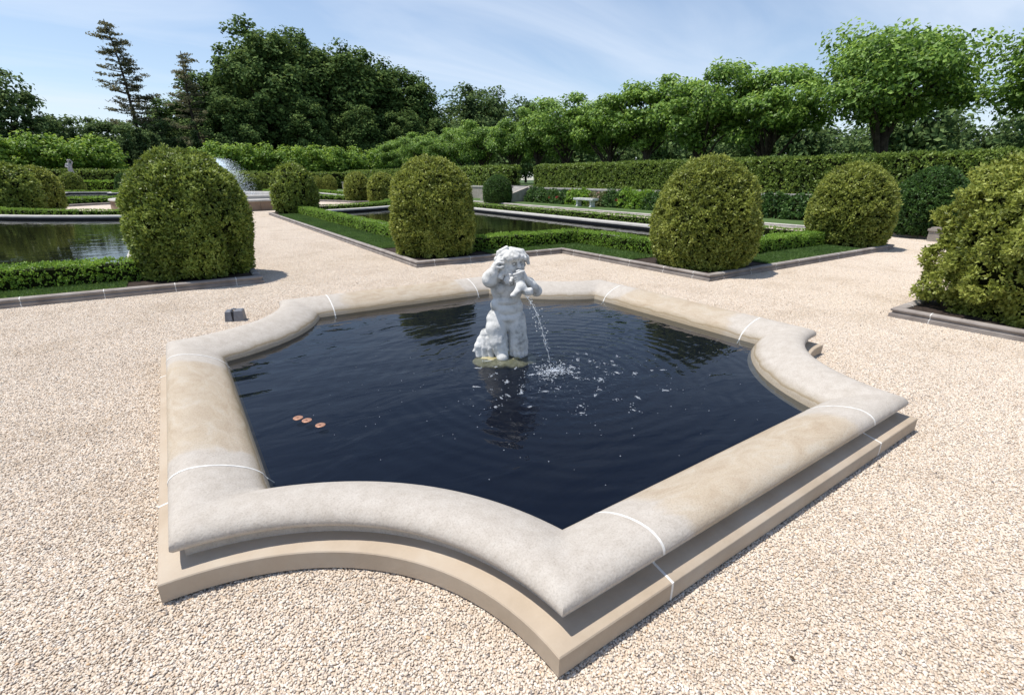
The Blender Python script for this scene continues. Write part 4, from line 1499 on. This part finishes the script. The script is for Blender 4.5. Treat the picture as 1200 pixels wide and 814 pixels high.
# two sparse leaning pines
def pine(seed, H, lean, nb, mat, spread, z0=0.30):
    rng = np.random.default_rng(seed)
    mt, mc = MB(), MB()
    zs = np.linspace(0, 1, 9)
    tp = np.array([(lean * H * t * -1 + .25 * math.sin(t * 7 + seed), 0.2 * math.sin(t * 5), H * t - .3 * (t == 0)) for t in zs])
    mt.tube(tp, [0.36 * (1 - 0.86 * t) for t in zs], 8)
    for k in range(nb):
        t = z0 + (0.985 - z0) * (k + rng.random()) / nb
        b = np.array([np.interp(t, zs, tp[:, 0]), np.interp(t, zs, tp[:, 1]), H * t])
        a = rng.random() * 2 * math.pi
        ln = spread * (1.06 - t) ** 0.62 * rng.uniform(.35, 1.2)
        e = b + np.array([math.cos(a) * ln, math.sin(a) * ln, ln * rng.uniform(-.05, .32)])
        mid = (b + e) / 2 + np.array([0, 0, -.08 * ln])
        mt.tube([b, mid, e], [.075, .05, .015], 5, cap=False)
        for q in range(int(3 + ln * 1.3)):                # flat pads of needles along the branch
            u = rng.uniform(.35, 1.05)
            c = b * (1 - u) ** 2 + 2 * mid * u * (1 - u) + e * u * u
            n = rng.integers(9, 20)
            P = c + rng.normal(size=(n, 3)) * np.array([.36, .36, .10])
            leaf_cards(mc, P, np.tile([0, 0, .7], (n, 1)) + .6 * rng.normal(size=(n, 3)), rng, 0.36, np.clip(rng.random() * .5 + .2 + .2 * rng.normal(size=n), 0, 1), asp=.5)
    return mt.mesh('trunk', M['bark']), mc.mesh('crown', mat)


TK['pine0'] = pine(301, 25.5, -0.085, 110, M['conifer'], 5.6)
TK['pine0'] = (TK['pine0'][0], TK['pine0'][1])
TK['pine1'] = pine(302, 21.5, 0.04, 60, M['conifer'], 5.4)
t = plant('pine_tree', 'pine0', -1.2, 110, -.3, 1.0, 0.0, 'tall sparse brownish pine leaning over the conifer screen')
t.rotation_euler = (0, 0, math.pi)
t = plant('pine_tree', 'pine1', 6.6, 106, -.3, 1.0, 0.0, 'thin half-bare pine standing against the edge of the dark wood')

# ------------------------------------------------------------------ the stone figures (signed-distance sculpting)


class SDF:
    def __init__(self, lo, hi, h):
        self.lo = np.array(lo, float); self.h = h
        n = np.ceil((np.array(hi) - self.lo) / h).astype(int) + 1
        ax = [self.lo[k] + h * np.arange(n[k]) for k in range(3)]
        self.G = np.stack(np.meshgrid(*ax, indexing='ij'), -1)
        self.f = np.full(n, 10.0)

    def _sub(self, lo, hi):
        a = np.maximum(((np.array(lo) - self.lo) / self.h).astype(int), 0)
        b = np.minimum(((np.array(hi) - self.lo) / self.h).astype(int) + 2, self.f.shape)
        return tuple(slice(i, j) for i, j in zip(a, b))

    def mix(self, sl, d, k, cut=False):
        f = self.f[sl]
        if cut:
            h = np.clip(0.5 - 0.5 * (f + d) / k, 0, 1)
            self.f[sl] = f * (1 - h) - d * h + k * h * (1 - h)
        else:
            h = np.clip(0.5 + 0.5 * (f - d) / k, 0, 1)
            self.f[sl] = f * (1 - h) + d * h - k * h * (1 - h)

    def cap(self, a, b, ra, rb=None, k=0.02, cut=False):
        rb = ra if rb is None else rb
        a = np.array(a, float); b = np.array(b, float)
        m = max(ra, rb) + 0.09
        sl = self._sub(np.minimum(a, b) - m, np.maximum(a, b) + m)
        p = self.G[sl] - a
        ab = b - a
        t = np.clip((p @ ab) / max(ab @ ab, 1e-9), 0, 1)
        d = np.linalg.norm(p - t[..., None] * ab, axis=-1) - (ra + (rb - ra) * t)
        self.mix(sl, d, k, cut)

    def ell(self, c, r, k=0.02, cut=False, yaw=0.0):
        c = np.array(c, float); r = np.array(r, float)
        m = r.max() + 0.09
        sl = self._sub(c - m, c + m)
        p = self.G[sl] - c
        if yaw:
            x = p[..., 0] * math.cos(yaw) + p[..., 1] * math.sin(yaw)
            y = -p[..., 0] * math.sin(yaw) + p[..., 1] * math.cos(yaw)
            p = np.stack([x, y, p[..., 2]], -1)
        q = np.linalg.norm(p / r, axis=-1)
        g = np.linalg.norm(p / r ** 2, axis=-1)
        self.mix(sl, q * (q - 1) / np.maximum(g, 1e-6), k, cut)

    def chain(self, pts, rads, k=0.015):
        for a, b, ra, rb in zip(pts, pts[1:], rads, rads[1:]):
            self.cap(a, b, ra, rb, k)

    def mesh(self, name, mat, grain=0.0):
        f = self.f
        if grain:
            f = f + grain * noise3(self.G * 42) + grain * .6 * noise3(self.G * 90)
        f[0], f[-1] = 1, 1
        f[:, 0], f[:, -1] = 1, 1
        f[:, :, 0], f[:, :, -1] = 1, 1
        s = f < 0
        n = np.array(f.shape)
        corners = [(i, j, k) for i in (0, 1) for j in (0, 1) for k in (0, 1)]
        cnt = sum(s[i:n[0] - 1 + i, j:n[1] - 1 + j, k:n[2] - 1 + k].astype(int) for i, j, k in corners)
        act = (cnt > 0) & (cnt < 8)
        idx = np.argwhere(act)
        vid = np.full(act.shape, -1); vid[act] = np.arange(len(idx))
        acc = np.zeros((len(idx), 3)); num = np.zeros(len(idx))
        for a in corners:
            for ax in range(3):
                if a[ax]:
                    continue
                b = list(a); b[ax] = 1
                fa = f[tuple((idx + a).T)]; fb = f[tuple((idx + b).T)]
                x = (fa < 0) != (fb < 0)
                t = np.where(x, fa / np.where(x, fa - fb, 1), 0)
                p = idx + np.array(a, float)
                p[:, ax] += t
                acc[x] += p[x]; num[x] += 1
        V = self.lo + self.h * acc / num[:, None]
        Q = []
        for ax in range(3):
            u, v = (ax + 1) % 3, (ax + 2) % 3
            sh = [slice(1, -1)] * 3
            sh[ax] = slice(0, -1)
            nx = [slice(1, -1)] * 3
            nx[ax] = slice(1, None)
            A, B = s[tuple(sh)], s[tuple(nx)]
            e = np.argwhere(A != B)
            inside = A[tuple(e.T)]
            off = np.array([1, 1, 1]); off[ax] = 0
            e = e + off
            eu = np.eye(3, dtype=int)[u]; ev = np.eye(3, dtype=int)[v]
            q = np.stack([vid[tuple((e - eu - ev).T)], vid[tuple((e - ev).T)], vid[tuple(e.T)], vid[tuple((e - eu).T)]], 1)
            q[~inside] = q[~inside][:, ::-1]
            Q.append(q)
        Q = np.concatenate(Q)
        Q = Q[(Q >= 0).all(1)]
        mb = MB()
        mb.add(V, Q, 0, smooth=True)
        return mb.mesh(name, mat)


HH = 0.0055
LO, HI = (-0.36, -0.26, -0.06), (0.38, 0.38, 1.06)
head = np.array([0.045, 0.02, 0.870])
fy = math.radians(31)
fd = np.array([math.sin(fy), math.cos(fy), 0.0])
sd_ = np.array([math.cos(fy), -math.sin(fy), 0.0])
z_ = np.array([0, 0, 1.0])
g = SDF(LO, HI, HH)
# trunk
g.ell((0.0, 0.0, 0.62), (0.150, 0.105, 0.125), 0.03)
g.ell((0.0, 0.0, 0.50), (0.128, 0.098, 0.10), 0.03)
g.ell((-0.068, 0.075, 0.645), (0.070, 0.050, 0.054), 0.006)
g.ell((0.066, 0.075, 0.645), (0.070, 0.050, 0.054), 0.006)
g.ell((0.0, 0.045, 0.525), (0.105, 0.075, 0.045), 0.006)
g.ell((0.012, 0.030, 0.445), (0.122, 0.098, 0.072), 0.006)
g.ell((0.02, 0.045, 0.368), (0.112, 0.092, 0.056), 0.005)
g.ell((-0.098, 0.02, 0.475), (0.056, 0.080, 0.060), 0.022)
g.ell((0.105, 0.02, 0.465), (0.048, 0.075, 0.060), 0.022)
g.ell((0.0, -0.01, 0.30), (0.160, 0.11, 0.11), 0.03)
g.ell((0.02, 0.13, 0.425), (0.010, 0.012, 0.012), 0.006, cut=True)
# thighs turning into tails
g.chain([(-0.090, 0.035, 0.36), (-0.100, 0.075, 0.27), (-0.080, 0.105, 0.15), (-0.045, 0.130, 0.03), (-0.03, 0.145, -0.05)], [0.090, 0.094, 0.080, 0.056, 0.042], 0.014)
g.chain([(0.090, 0.03, 0.36), (0.100, 0.05, 0.26), (0.110, 0.06, 0.13), (0.115, 0.055, -0.05)], [0.086, 0.086, 0.084, 0.074], 0.014)
g.ell((-0.125, 0.045, 0.350), (0.066, 0.080, 0.066), 0.007)
g.ell((-0.125, 0.065, 0.272), (0.064, 0.080, 0.060), 0.007)
g.cap((0.02, 0.13, 0.34), (0.040, 0.15, 0.0), 0.012, 0.022, 0.015, cut=True)
# faint wavy leaf ridges over the tails
rq = np.random.default_rng(31)
for cx_, cy_, zt, zb, wd, n_ in ((-.080, .10, .20, .01, .075, 6), (.110, .055, .23, -.03, .081, 7)):
    for q in range(n_):
        a = -1.5 + 3.0 * q / (n_ - 1) + rq.normal() * .10
        zt_ = zt + rq.normal() * .035
        pts_ = []
        for t in np.linspace(0, 1, 5):
            aa = a + .16 * math.sin(t * 5 + q)
            rr_ = wd - .004 - (.022 * t if cx_ < 0 else 0)
            pts_.append((cx_ + (.035 * t if cx_ < 0 else .004 * t) + rr_ * math.sin(aa), cy_ + (.028 * t if cx_ < 0 else 0) + rr_ * math.cos(aa), zt_ + (zb - zt_) * t))
        g.chain(pts_, [.006, .013, .014, .012, .007], .016)
g.ell((-.035, .175, .0), (.050, .045, .050), .02)
g.cap((.0, .125, .70), (.005, .118, .56), .006, .007, .010, cut=True)
# tail fin curling up beside
g.ell((-.185, .040, .080), (.078, .080, .120), .02)
g.chain([(-.150, .05, .19), (-.200, .055, .205), (-.245, .075, .155)], [.050, .046, .030], .02)
g.chain([(-.245, .075, .155), (-.268, .095, .095), (-.262, .105, .0)], [.034, .036, .032], .018)
g.chain([(-.215, .085, .165), (-.222, .115, .085), (-.205, .120, -.02)], [.034, .034, .030], .012)
g.chain([(-.265, .09, .075), (-.292, .095, .055), (-.318, .10, .045)], [.026, .018, .008], .014)
g.chain([(-.170, .105, .17), (-.165, .120, .08), (-.140, .135, -.02)], [.028, .034, .026], .014)
for a, b in (((-.238, .135, .16), (-.242, .150, .0)), ((-.190, .148, .15), (-.178, .158, -.01))):
    g.cap(a, b, .007, .010, .010, cut=True)
# neck and head
g.cap((0.02, 0.0, 0.70), head - (0, 0, .04), 0.062, 0.06, 0.02)
g.ell(head, (0.108, 0.112, 0.122), 0.015, yaw=-fy)
g.ell(head + fd * .05 - z_ * .075, (0.058, 0.055, 0.055), 0.015, yaw=-fy)
for s in (-1, 1):
    g.ell(head + fd * .075 + sd_ * s * .046 - z_ * .035, (0.036, 0.034, 0.034), 0.012)
    g.cap(head + fd * .108 + sd_ * s * .012 + z_ * .036, head + fd * .082 + sd_ * s * .066 + z_ * .028, 0.014, 0.011, 0.008)
    g.ell(head + fd * .110 + sd_ * s * .036 + z_ * .008, (0.027, 0.034, 0.020), 0.004, cut=True)
    g.ell(head + fd * .098 + sd_ * s * .036 + z_ * .007, (0.011, 0.011, 0.010), 0.003)
    g.ell(head + sd_ * s * .100 - z_ * .005 + fd * .0, (0.016, 0.026, 0.032), 0.008)
g.chain([head + fd * .100 + z_ * .035, head + fd * .124 - z_ * .005, head + fd * .128 - z_ * .016], [.013, .018, .021], .006)
g.cap(head + fd * .105 - sd_ * .016 - z_ * .052, head + fd * .105 + sd_ * .016 - z_ * .052, .011, .011, .006)
# raised arm (hand to the hair)
g.chain([(-.112, 0, .700), (-.148, .055, .728), (-.150, .125, .735)], [.074, .076, .068], .02)
g.chain([(-.150, .125, .735), (-.135, .135, .780), (-.108, .130, .835)], [.066, .056, .040], .014)
g.ell((-.096, .128, .862), (.036, .028, .036), .012)
for k, (dx, dy, dz) in enumerate([(.070, .010, .018), (.068, .0, .036), (.058, -.010, .050), (.042, -.02, .058)]):
    b = np.array([-.098 + .004 * k, .136 - .012 * k, .872 + .006 * k])
    m_ = b + np.array([dx, dy, dz]) * .5 + np.array([-.008, .012, .012])
    g.chain([b, m_, b + np.array([dx, dy, dz])], [.0135, .0130, .0100], .005)
g.chain([(-.080, .150, .850), (-.052, .160, .852), (-.032, .154, .860)], [.014, .013, .010], .005)
# other arm (hand closed round the shell)
g.chain([(.115, 0, .70), (.200, .02, .675), (.272, .07, .625)], [.070, .060, .050], .02)
g.chain([(.272, .07, .625), (.225, .13, .685), (.165, .175, .755)], [.050, .044, .032], .014)
g.ell((.150, .185, .785), (.026, .026, .036), .010)
for k in range(4):
    zc = .760 + .021 * k
    zc = zc - .006
    b = np.array([.166 - .005 * k, .195, zc + .006])
    g.chain([b, (.140 - .003 * k, .238 + .004 * (k % 2), zc + .010), (.103 - .004 * k, .246, zc - .004), (.080 - .006 * k, .225, zc - .016)], [.0125, .0135, .0120, .0090], .004)
g.chain([(.150, .165, .815), (.118, .165, .828), (.090, .185, .822)], [.012, .012, .009], .005)
fig = g.mesh('figure', M['marble'], 0.0012)

# hair and beard
rngh = np.random.default_rng(4)
g = SDF(LO, HI, HH)
g.ell(head + (0, 0, .026) - fd * .018, (0.122, 0.120, 0.110), 0.01, yaw=-fy)
g.ell(head + fd * .125 - z_ * .035, (0.088, 0.075, 0.082), 0.012, cut=True, yaw=-fy)
crown = head + z_ * .122 - fd * .02
for k in range(30):
    a = k / 30 * 2 * math.pi
    dr = fd * math.cos(a) + sd_ * math.sin(a)
    front = math.cos(a)
    wob = rngh.normal(size=3) * .010
    zlow = 0.058 + .012 * math.sin(k * 3.1) if front > .45 else (-0.01 if front > -.2 else -0.09)
    p1 = head + dr * .085 + z_ * .100 + wob * .6
    p2 = head + dr * .124 + z_ * (.066 if front > .45 else .04) + wob
    p3 = head + dr * (.120 if front > .45 else .122) + z_ * zlow + sd_ * .022 * math.sin(k * 2.4) + wob
    r = .017 + .006 * rngh.random()
    g.chain([crown, p1, p2, p3], [.012, r, r, r * .7], .013)
# tousled locks gathered under the raised hand
for k in range(12):
    a = rngh.uniform(-1, 1)
    p = head + np.array([-.098 + .012 * rngh.normal(), .035 + .05 * a, .045 - .03 * k / 12 + .03 * rngh.normal()])
    g.chain([p + np.array([.05, 0, .03]), p, p + np.array([-.012, .012, -.022])], [.020, .021, .012], .004)
# side curls and beard curls
for k in range(11):
    t = k / 10
    p = head + (-sd_) * (.098 - .045 * t) + fd * (.03 + .075 * t) - z_ * (.015 + .105 * t) + rngh.normal(size=3) * .006
    g.ell(p, (.021, .021, .019), .003)
    p = p - sd_ * .012 - z_ * .022 + rngh.normal(size=3) * .005
    g.ell(p, (.018, .018, .017), .003)
for k in range(7):
    t = k / 6
    p = head + sd_ * (.098 - .045 * t) + fd * (.03 + .07 * t) - z_ * (.02 + .09 * t) + rngh.normal(size=3) * .006
    g.ell(p, (.020, .020, .019), .006)
for k in range(22):                                   # long curls falling between the arm and the shell
    c0 = np.array([rngh.uniform(-.075, .045), rngh.uniform(.045, .135), rngh.uniform(.735, .855)])
    r = rngh.uniform(.017, .025)
    g.chain([c0 + (.012, -.01, .026), c0, c0 + (-.014, .012, -.022), c0 + (.004, .018, -.034)], [r * .8, r, r * .9, r * .5], .003)
for k in range(16):
    p = head + fd * (.065 + .04 * rngh.random()) + sd_ * rngh.uniform(-.06, .03) - z_ * rngh.uniform(.085, .165)
    g.cap(p, p - z_ * .028 + sd_ * rngh.uniform(-.012, .012), .018, .010, .006)
hair = g.mesh('hair_and_beard', M['marble'], 0.0012)

# conch
g = SDF(LO, HI, HH)
mouth = head + fd * .118 - z_ * .052
g.chain([mouth, (.116, .190, .790), (.122, .225, .735), (.128, .248, .690)], [.018, .026, .036, .046], .012)
g.chain([(.125, .250, .695), (.098, .270, .655), (.066, .280, .635)], [.046, .036, .026], .010)
g.chain([(.130, .248, .695), (.165, .262, .660), (.205, .262, .655)], [.046, .034, .030], .010)
g.ell((.207, .262, .672), (.026, .026, .024), .008)
g.ell((.062, .282, .630), (.030, .026, .022), .008)
g.ell((.135, .285, .632), (.034, .032, .040), .008, cut=True)
for k in range(5):
    z = .70 + .022 * k
    g.cap((.085, .22 - .012 * k, z), (.16, .235 - .014 * k, z + .01), .006, .006, .005, cut=True)
conch = g.mesh('conch_shell', M['marble'], 0.001)

# rock
g = SDF((-.42, -.30, -.12), (.40, .42, .12), .01)
g.ell((-.05, .12, -.048), (.27, .20, .050), .02)
g.ell((-.14, .16, -.040), (.15, .12, .045), .02)
g.ell((.08, .06, -.052), (.22, .18, .05), .02)
g.f += 0.018 * noise3(g.G * 13)
rock = g.mesh('rock_base', M['algae_stone'], 0.006)

# local axes: u = picture right, v = towards the viewer, w = up
rz = math.atan2(-0.5607, 0.8280)
statue = thing('triton_statue', 'pale marble child triton blowing a conch, kneeling on its tails in the pool', 'statue', (CX, CY, WZ), rz)
statue.scale = (0.985, -0.985, 0.985)
for nm, me in (('figure', fig), ('hair_and_beard', hair), ('conch_shell', conch), ('rock_base', rock)):
    link(nm, me, statue)

# ------------------------------------------------------------------ water jet, splash and foam
rng = np.random.default_rng(21)
WJ = RNG.random()


def loc_to_world(u, v, w):
    c, s_ = math.cos(rz), math.sin(rz)
    x, y, z = .985 * u, -.985 * v, .985 * w
    return np.array([CX + c * x - s_ * y, CY + s_ * x + c * y, WZ + z])


j0 = loc_to_world(.165, .285, .625)
j1 = np.array([2.50, 3.06, WZ])
M['jet'], nt, out = new_mat('falling_water')
gl = node(nt, 'ShaderNodeBsdfGlass', in_IOR=1.33)
gl.inputs['Roughness'].default_value = 0.03
df = node(nt, 'ShaderNodeBsdfDiffuse'); df.inputs['Color'].default_value = (0.8, 0.84, 0.88, 1)
mx = node(nt, 'ShaderNodeMixShader'); mx.inputs[0].default_value = 0.35
nt.links.new(gl.outputs[0], mx.inputs[1]); nt.links.new(df.outputs[0], mx.inputs[2]); nt.links.new(mx.outputs[0], out.inputs[0])
jet = thing('water_jet', 'thin stream of water falling from the conch into the pool', 'water jet', tuple(j1))


def jet_pt(t):
    p = j0 + (j1 - j0) * t
    p[2] = j0[2] + (j1[2] - j0[2]) * (0.22 * t + 0.78 * t * t)
    return p


mb = MB()
ts = np.linspace(0, 1, 46)
pts = [jet_pt(t) - j1 + rng.normal(size=3) * (0.001 + 0.0035 * t) for t in ts]
mb.tube(pts, [0.0030 + 0.0022 * math.sin(k * 1.9) * (0.4 + t) + 0.0015 * rng.random() for k, t in enumerate(ts)], 7)
mb.build('stream', M['jet'], jet)


def ico_blob(mb, c, r, sq=1.0):
    t = (1 + 5 ** .5) / 2
    ico = np.array([(-1, t, 0), (1, t, 0), (-1, -t, 0), (1, -t, 0), (0, -1, t), (0, 1, t), (0, -1, -t), (0, 1, -t), (t, 0, -1), (t, 0, 1), (-t, 0, -1), (-t, 0, 1)], float)
    ico /= np.linalg.norm(ico[0])
    fc = [(0, 11, 5), (0, 5, 1), (0, 1, 7), (0, 7, 10), (0, 10, 11), (1, 5, 9), (5, 11, 4), (11, 10, 2), (10, 7, 6), (7, 1, 8), (3, 9, 4), (3, 4, 2), (3, 2, 6), (3, 6, 8), (3, 8, 9), (4, 9, 5), (2, 4, 11), (6, 2, 10), (8, 6, 7), (9, 8, 1)]
    mb.add(np.asarray(c) + ico * np.array([r, r, r * sq]), fc, 0, smooth=True)


mb = MB()
for k in range(150):
    t = rng.beta(2.0, 2.2)
    sp = 0.010 + 0.022 * math.exp(-((t - 0.48) / 0.16) ** 2)
    ico_blob(mb, jet_pt(t) - j1 + rng.normal(size=3) * np.array([sp, sp, .02]), rng.uniform(.002, .0065))
for k in range(90):                                   # thrown-up splash drops
    a = rng.random() * 2 * math.pi
    r = rng.random() ** .6 * 0.15
    ico_blob(mb, (math.cos(a) * r, math.sin(a) * r - .03, rng.random() ** 2 * 0.09 + .002), rng.uniform(.002, .006))
tag(mb.build('droplets', M['jet'], jet), kind='stuff')

# foam flakes and bubbles drifting on the surface
mb = MB()
sp0 = np.array([2.485, 2.98])


def flake(c, r, seed, th=0.0045):
    q = np.random.default_rng(seed)
    n = 14
    a = np.arange(n) / n * 2 * math.pi
    el_, ph = q.uniform(1.0, 2.6), q.random() * 6.28
    rr = r * (0.75 + 0.5 * q.random(n))
    x, y = rr * np.cos(a) * el_, rr * np.sin(a) / math.sqrt(el_)
    X, Y = x * math.cos(ph) - y * math.sin(ph), x * math.sin(ph) + y * math.cos(ph)
    V = [(c[0] + px, c[1] + py, WZ + 0.0012) for px, py in zip(X, Y)] + [(c[0] + px * .6, c[1] + py * .6, WZ + th * q.uniform(.7, 1.2)) for px, py in zip(X, Y)] + [(c[0], c[1], WZ + th)]
    F = [(k, (k + 1) % n, n + (k + 1) % n, n + k) for k in range(n)]
    mb.add(V, F, 0, smooth=True)
    mb.add(V, [(n + k, n + (k + 1) % n, 2 * n) for k in range(n)], 0, smooth=True)


def in_pool(p):
    u = HALF - np.maximum(abs(p[0] - CX), abs(p[1] - CY))
    ua = math.hypot(abs(p[0] - CX) - HALF, abs(p[1] - CY) - HALF) - RAD
    return min(u, ua) > 0.56


cnt = 0
# foam froth at the point of impact: many small touching bubbles
for k in range(300):
    a = rng.random() * 2 * math.pi
    r = abs(rng.normal()) * 0.085
    c = (j1[0] + math.cos(a) * r * 1.25, j1[1] - .03 + math.sin(a) * r)
    ico_blob(mb, (c[0], c[1], WZ + .002), rng.uniform(.004, .010), .6)
for k in range(430):
    a = rng.random() * 2 * math.pi
    r = rng.gamma(2.2, 0.34)
    c = sp0 + np.array([math.cos(a), math.sin(a)]) * r + np.array([0.10, -0.10]) * r
    if not in_pool(c):
        continue
    if rng.random() < 0.20 and r < 0.95:
        flake(c, rng.uniform(.006, .017), 900 + k)
        for q in range(rng.integers(2, 6)):
            ico_blob(mb, (c[0] + rng.normal() * .022, c[1] + rng.normal() * .022, WZ + .001), rng.uniform(.003, .007), .6)
    else:
        ico_blob(mb, (c[0], c[1], WZ + .001), rng.uniform(.002, .0055), .6)
for k in range(90):
    c = (rng.uniform(.3, 4.5), rng.uniform(1.4, 5.6))
    if in_pool(c):
        ico_blob(mb, (c[0], c[1], WZ + .001), rng.uniform(.002, .0045), .6)
M['foam'], nt, out = new_mat('foam_bubbles')
d1 = node(nt, 'ShaderNodeBsdfPrincipled'); d1.inputs['Base Color'].default_value = (0.62, 0.67, 0.74, 1); d1.inputs['Roughness'].default_value = 0.3
t1 = node(nt, 'ShaderNodeBsdfTransparent')
mx = node(nt, 'ShaderNodeMixShader'); mx.inputs[0].default_value = 0.30
nt.links.new(t1.outputs[0], mx.inputs[1]); nt.links.new(d1.outputs[0], mx.inputs[2]); nt.links.new(mx.outputs[0], out.inputs[0])
tag(mb.build('foam', M['foam']), 'flecks of white foam and bubbles spreading from the splash', 'foam', kind='stuff')

# three copper discs
for k, (x, y, lb) in enumerate([(0.471, 3.318, 'round copper-coloured disc in the water, at the coping end of the row of three'),
                                (0.513, 3.246, 'middle one of three round copper-coloured discs in the water'),
                                (0.573, 3.125, 'round copper-coloured disc set apart from the touching pair in the water')]):
    d = thing('copper_disc', lb, 'disc', (x, y, WZ + .0015), group='copper discs in the pool')
    mb = MB(); mb.lathe([(0.007, 0.0015), (0.013, 0.003), (0.029, 0.003), (0.0325, 0.001), (0.0325, -0.003), (0.007, -.003)], 24); mb.build('plate', M['copper'], d, sharp=40)
    mb = MB(); mb.lathe([(0.001, 0.0005), (0.0075, 0.0005)], 16); mb.build('hole', M['copper_dark'], d)

# grey double box on the gravel
bx = thing('outlet_box', 'pair of small grey weatherproof boxes standing on the gravel by the basin', 'box', (0.42, 6.62, 0), rz=-0.35)
for sg, w, h in ((-1, .085, .135), (1, .115, .140)):
    mb = MB()
    x0 = -.105 if sg < 0 else -.008
    x1 = x0 + w
    e = .010
    V = [(x0, -.06, .0), (x1, -.06, .0), (x1, .06, .0), (x0, .06, .0), (x0 + e, -.05, h - .012), (x1 - e, -.05, h - .012), (x1 - e, .05, h - .006), (x0 + e, .05, h - .006),
         (x0 + 2 * e, -.04, h), (x1 - 2 * e, -.04, h), (x1 - 2 * e, .04, h + .003), (x0 + 2 * e, .04, h + .003)]
    mb.add(V, [(0, 1, 5, 4), (1, 2, 6, 5), (2, 3, 7, 6), (3, 0, 4, 7), (4, 5, 9, 8), (5, 6, 10, 9), (6, 7, 11, 10), (7, 4, 8, 11), (8, 9, 10, 11)])
    mb.build('box_cover', M['grey_plastic'], bx)
mb = MB(); mb.box((-.022, -.045, .0), (-.006, .045, .12)); mb.build('middle_gap', M['dark_gap'], bx)  # solid dark strip in the gap, its shade put in as colour
mb = MB(); mb.tube([(-.03, 0, .142), (.0, .0, .150), (.02, 0, .146)], [.010, .012, .010], 8); mb.build('hinge_cap', M['grey_plastic'], bx)

# far garden statue on its pedestal
g = SDF((-.5, -.5, -.05), (.5, .5, 2.1), .03)
g.chain([(0, 0, .0), (.02, 0, .6), (0, 0, 1.05)], [.27, .22, .19], .05)
g.ell((0, 0, 1.28), (.22, .16, .26), .05)
g.cap((0, 0, 1.45), (0, 0, 1.65), .07, .07, .04)
g.ell((.01, -.02, 1.74), (.11, .12, .14), .03)
g.chain([(-.2, 0, 1.42), (-.28, -.05, 1.18), (-.12, -.2, 1.08)], [.08, .07, .05], .03)
g.chain([(.2, 0, 1.42), (.3, -.02, 1.6), (.16, -.06, 1.84)], [.08, .065, .05], .03)
for k in range(7):
    a = k / 7 * 6.28
    g.chain([(.12 * math.cos(a), .12 * math.sin(a), 1.0), (.24 * math.cos(a), .24 * math.sin(a), .0)], [.05, .07], .02)
fs = thing('garden_statue', 'weathered grey standing garden statue on a pedestal before the far hedge', 'statue', (-7.75, 69.0, 0))
o = link('figure', g.mesh('figure', M['old_stone'], .004), fs, (0, 0, 1.45))
mb = MB(); mb.box((-.45, -.45, 0), (.45, .45, .18)); mb.box((-.34, -.34, .18), (.34, .34, 1.32)); mb.box((-.42, -.42, 1.32), (.42, .42, 1.46)); mb.build('pedestal', M['old_stone'], fs)

# bits of leaf litter on the gravel
rng = np.random.default_rng(77)
mb = MB()
n = 170
P = np.c_[rng.uniform(-3, 9, n), rng.uniform(-.2, 8.6, n), np.full(n, 0.014)]
ok = [not (abs(p[0] - CX) < HALF + .05 and abs(p[1] - CY) < HALF + .05) and not (p[0] > 7.3 and (p[1] < 2.4 or p[1] > 4.8)) for p in P]
P = P[ok]
leaf_cards(mb, P, np.tile([0, 0, 1.0], (len(P), 1)) + .35 * rng.normal(size=(len(P), 3)), rng, 0.024, rng.random(len(P)), asp=.45)
M['litter'] = leaf_mat('dry_leaf', (0.03, 0.022, 0.016), (0.09, 0.06, 0.035), (0.20, 0.15, 0.07), 0.1, 0.8, None, 0.1)
tag(mb.build('leaf_litter', M['litter']), 'tiny dry leaf bits scattered over the gravel walks', 'leaf litter', kind='stuff')
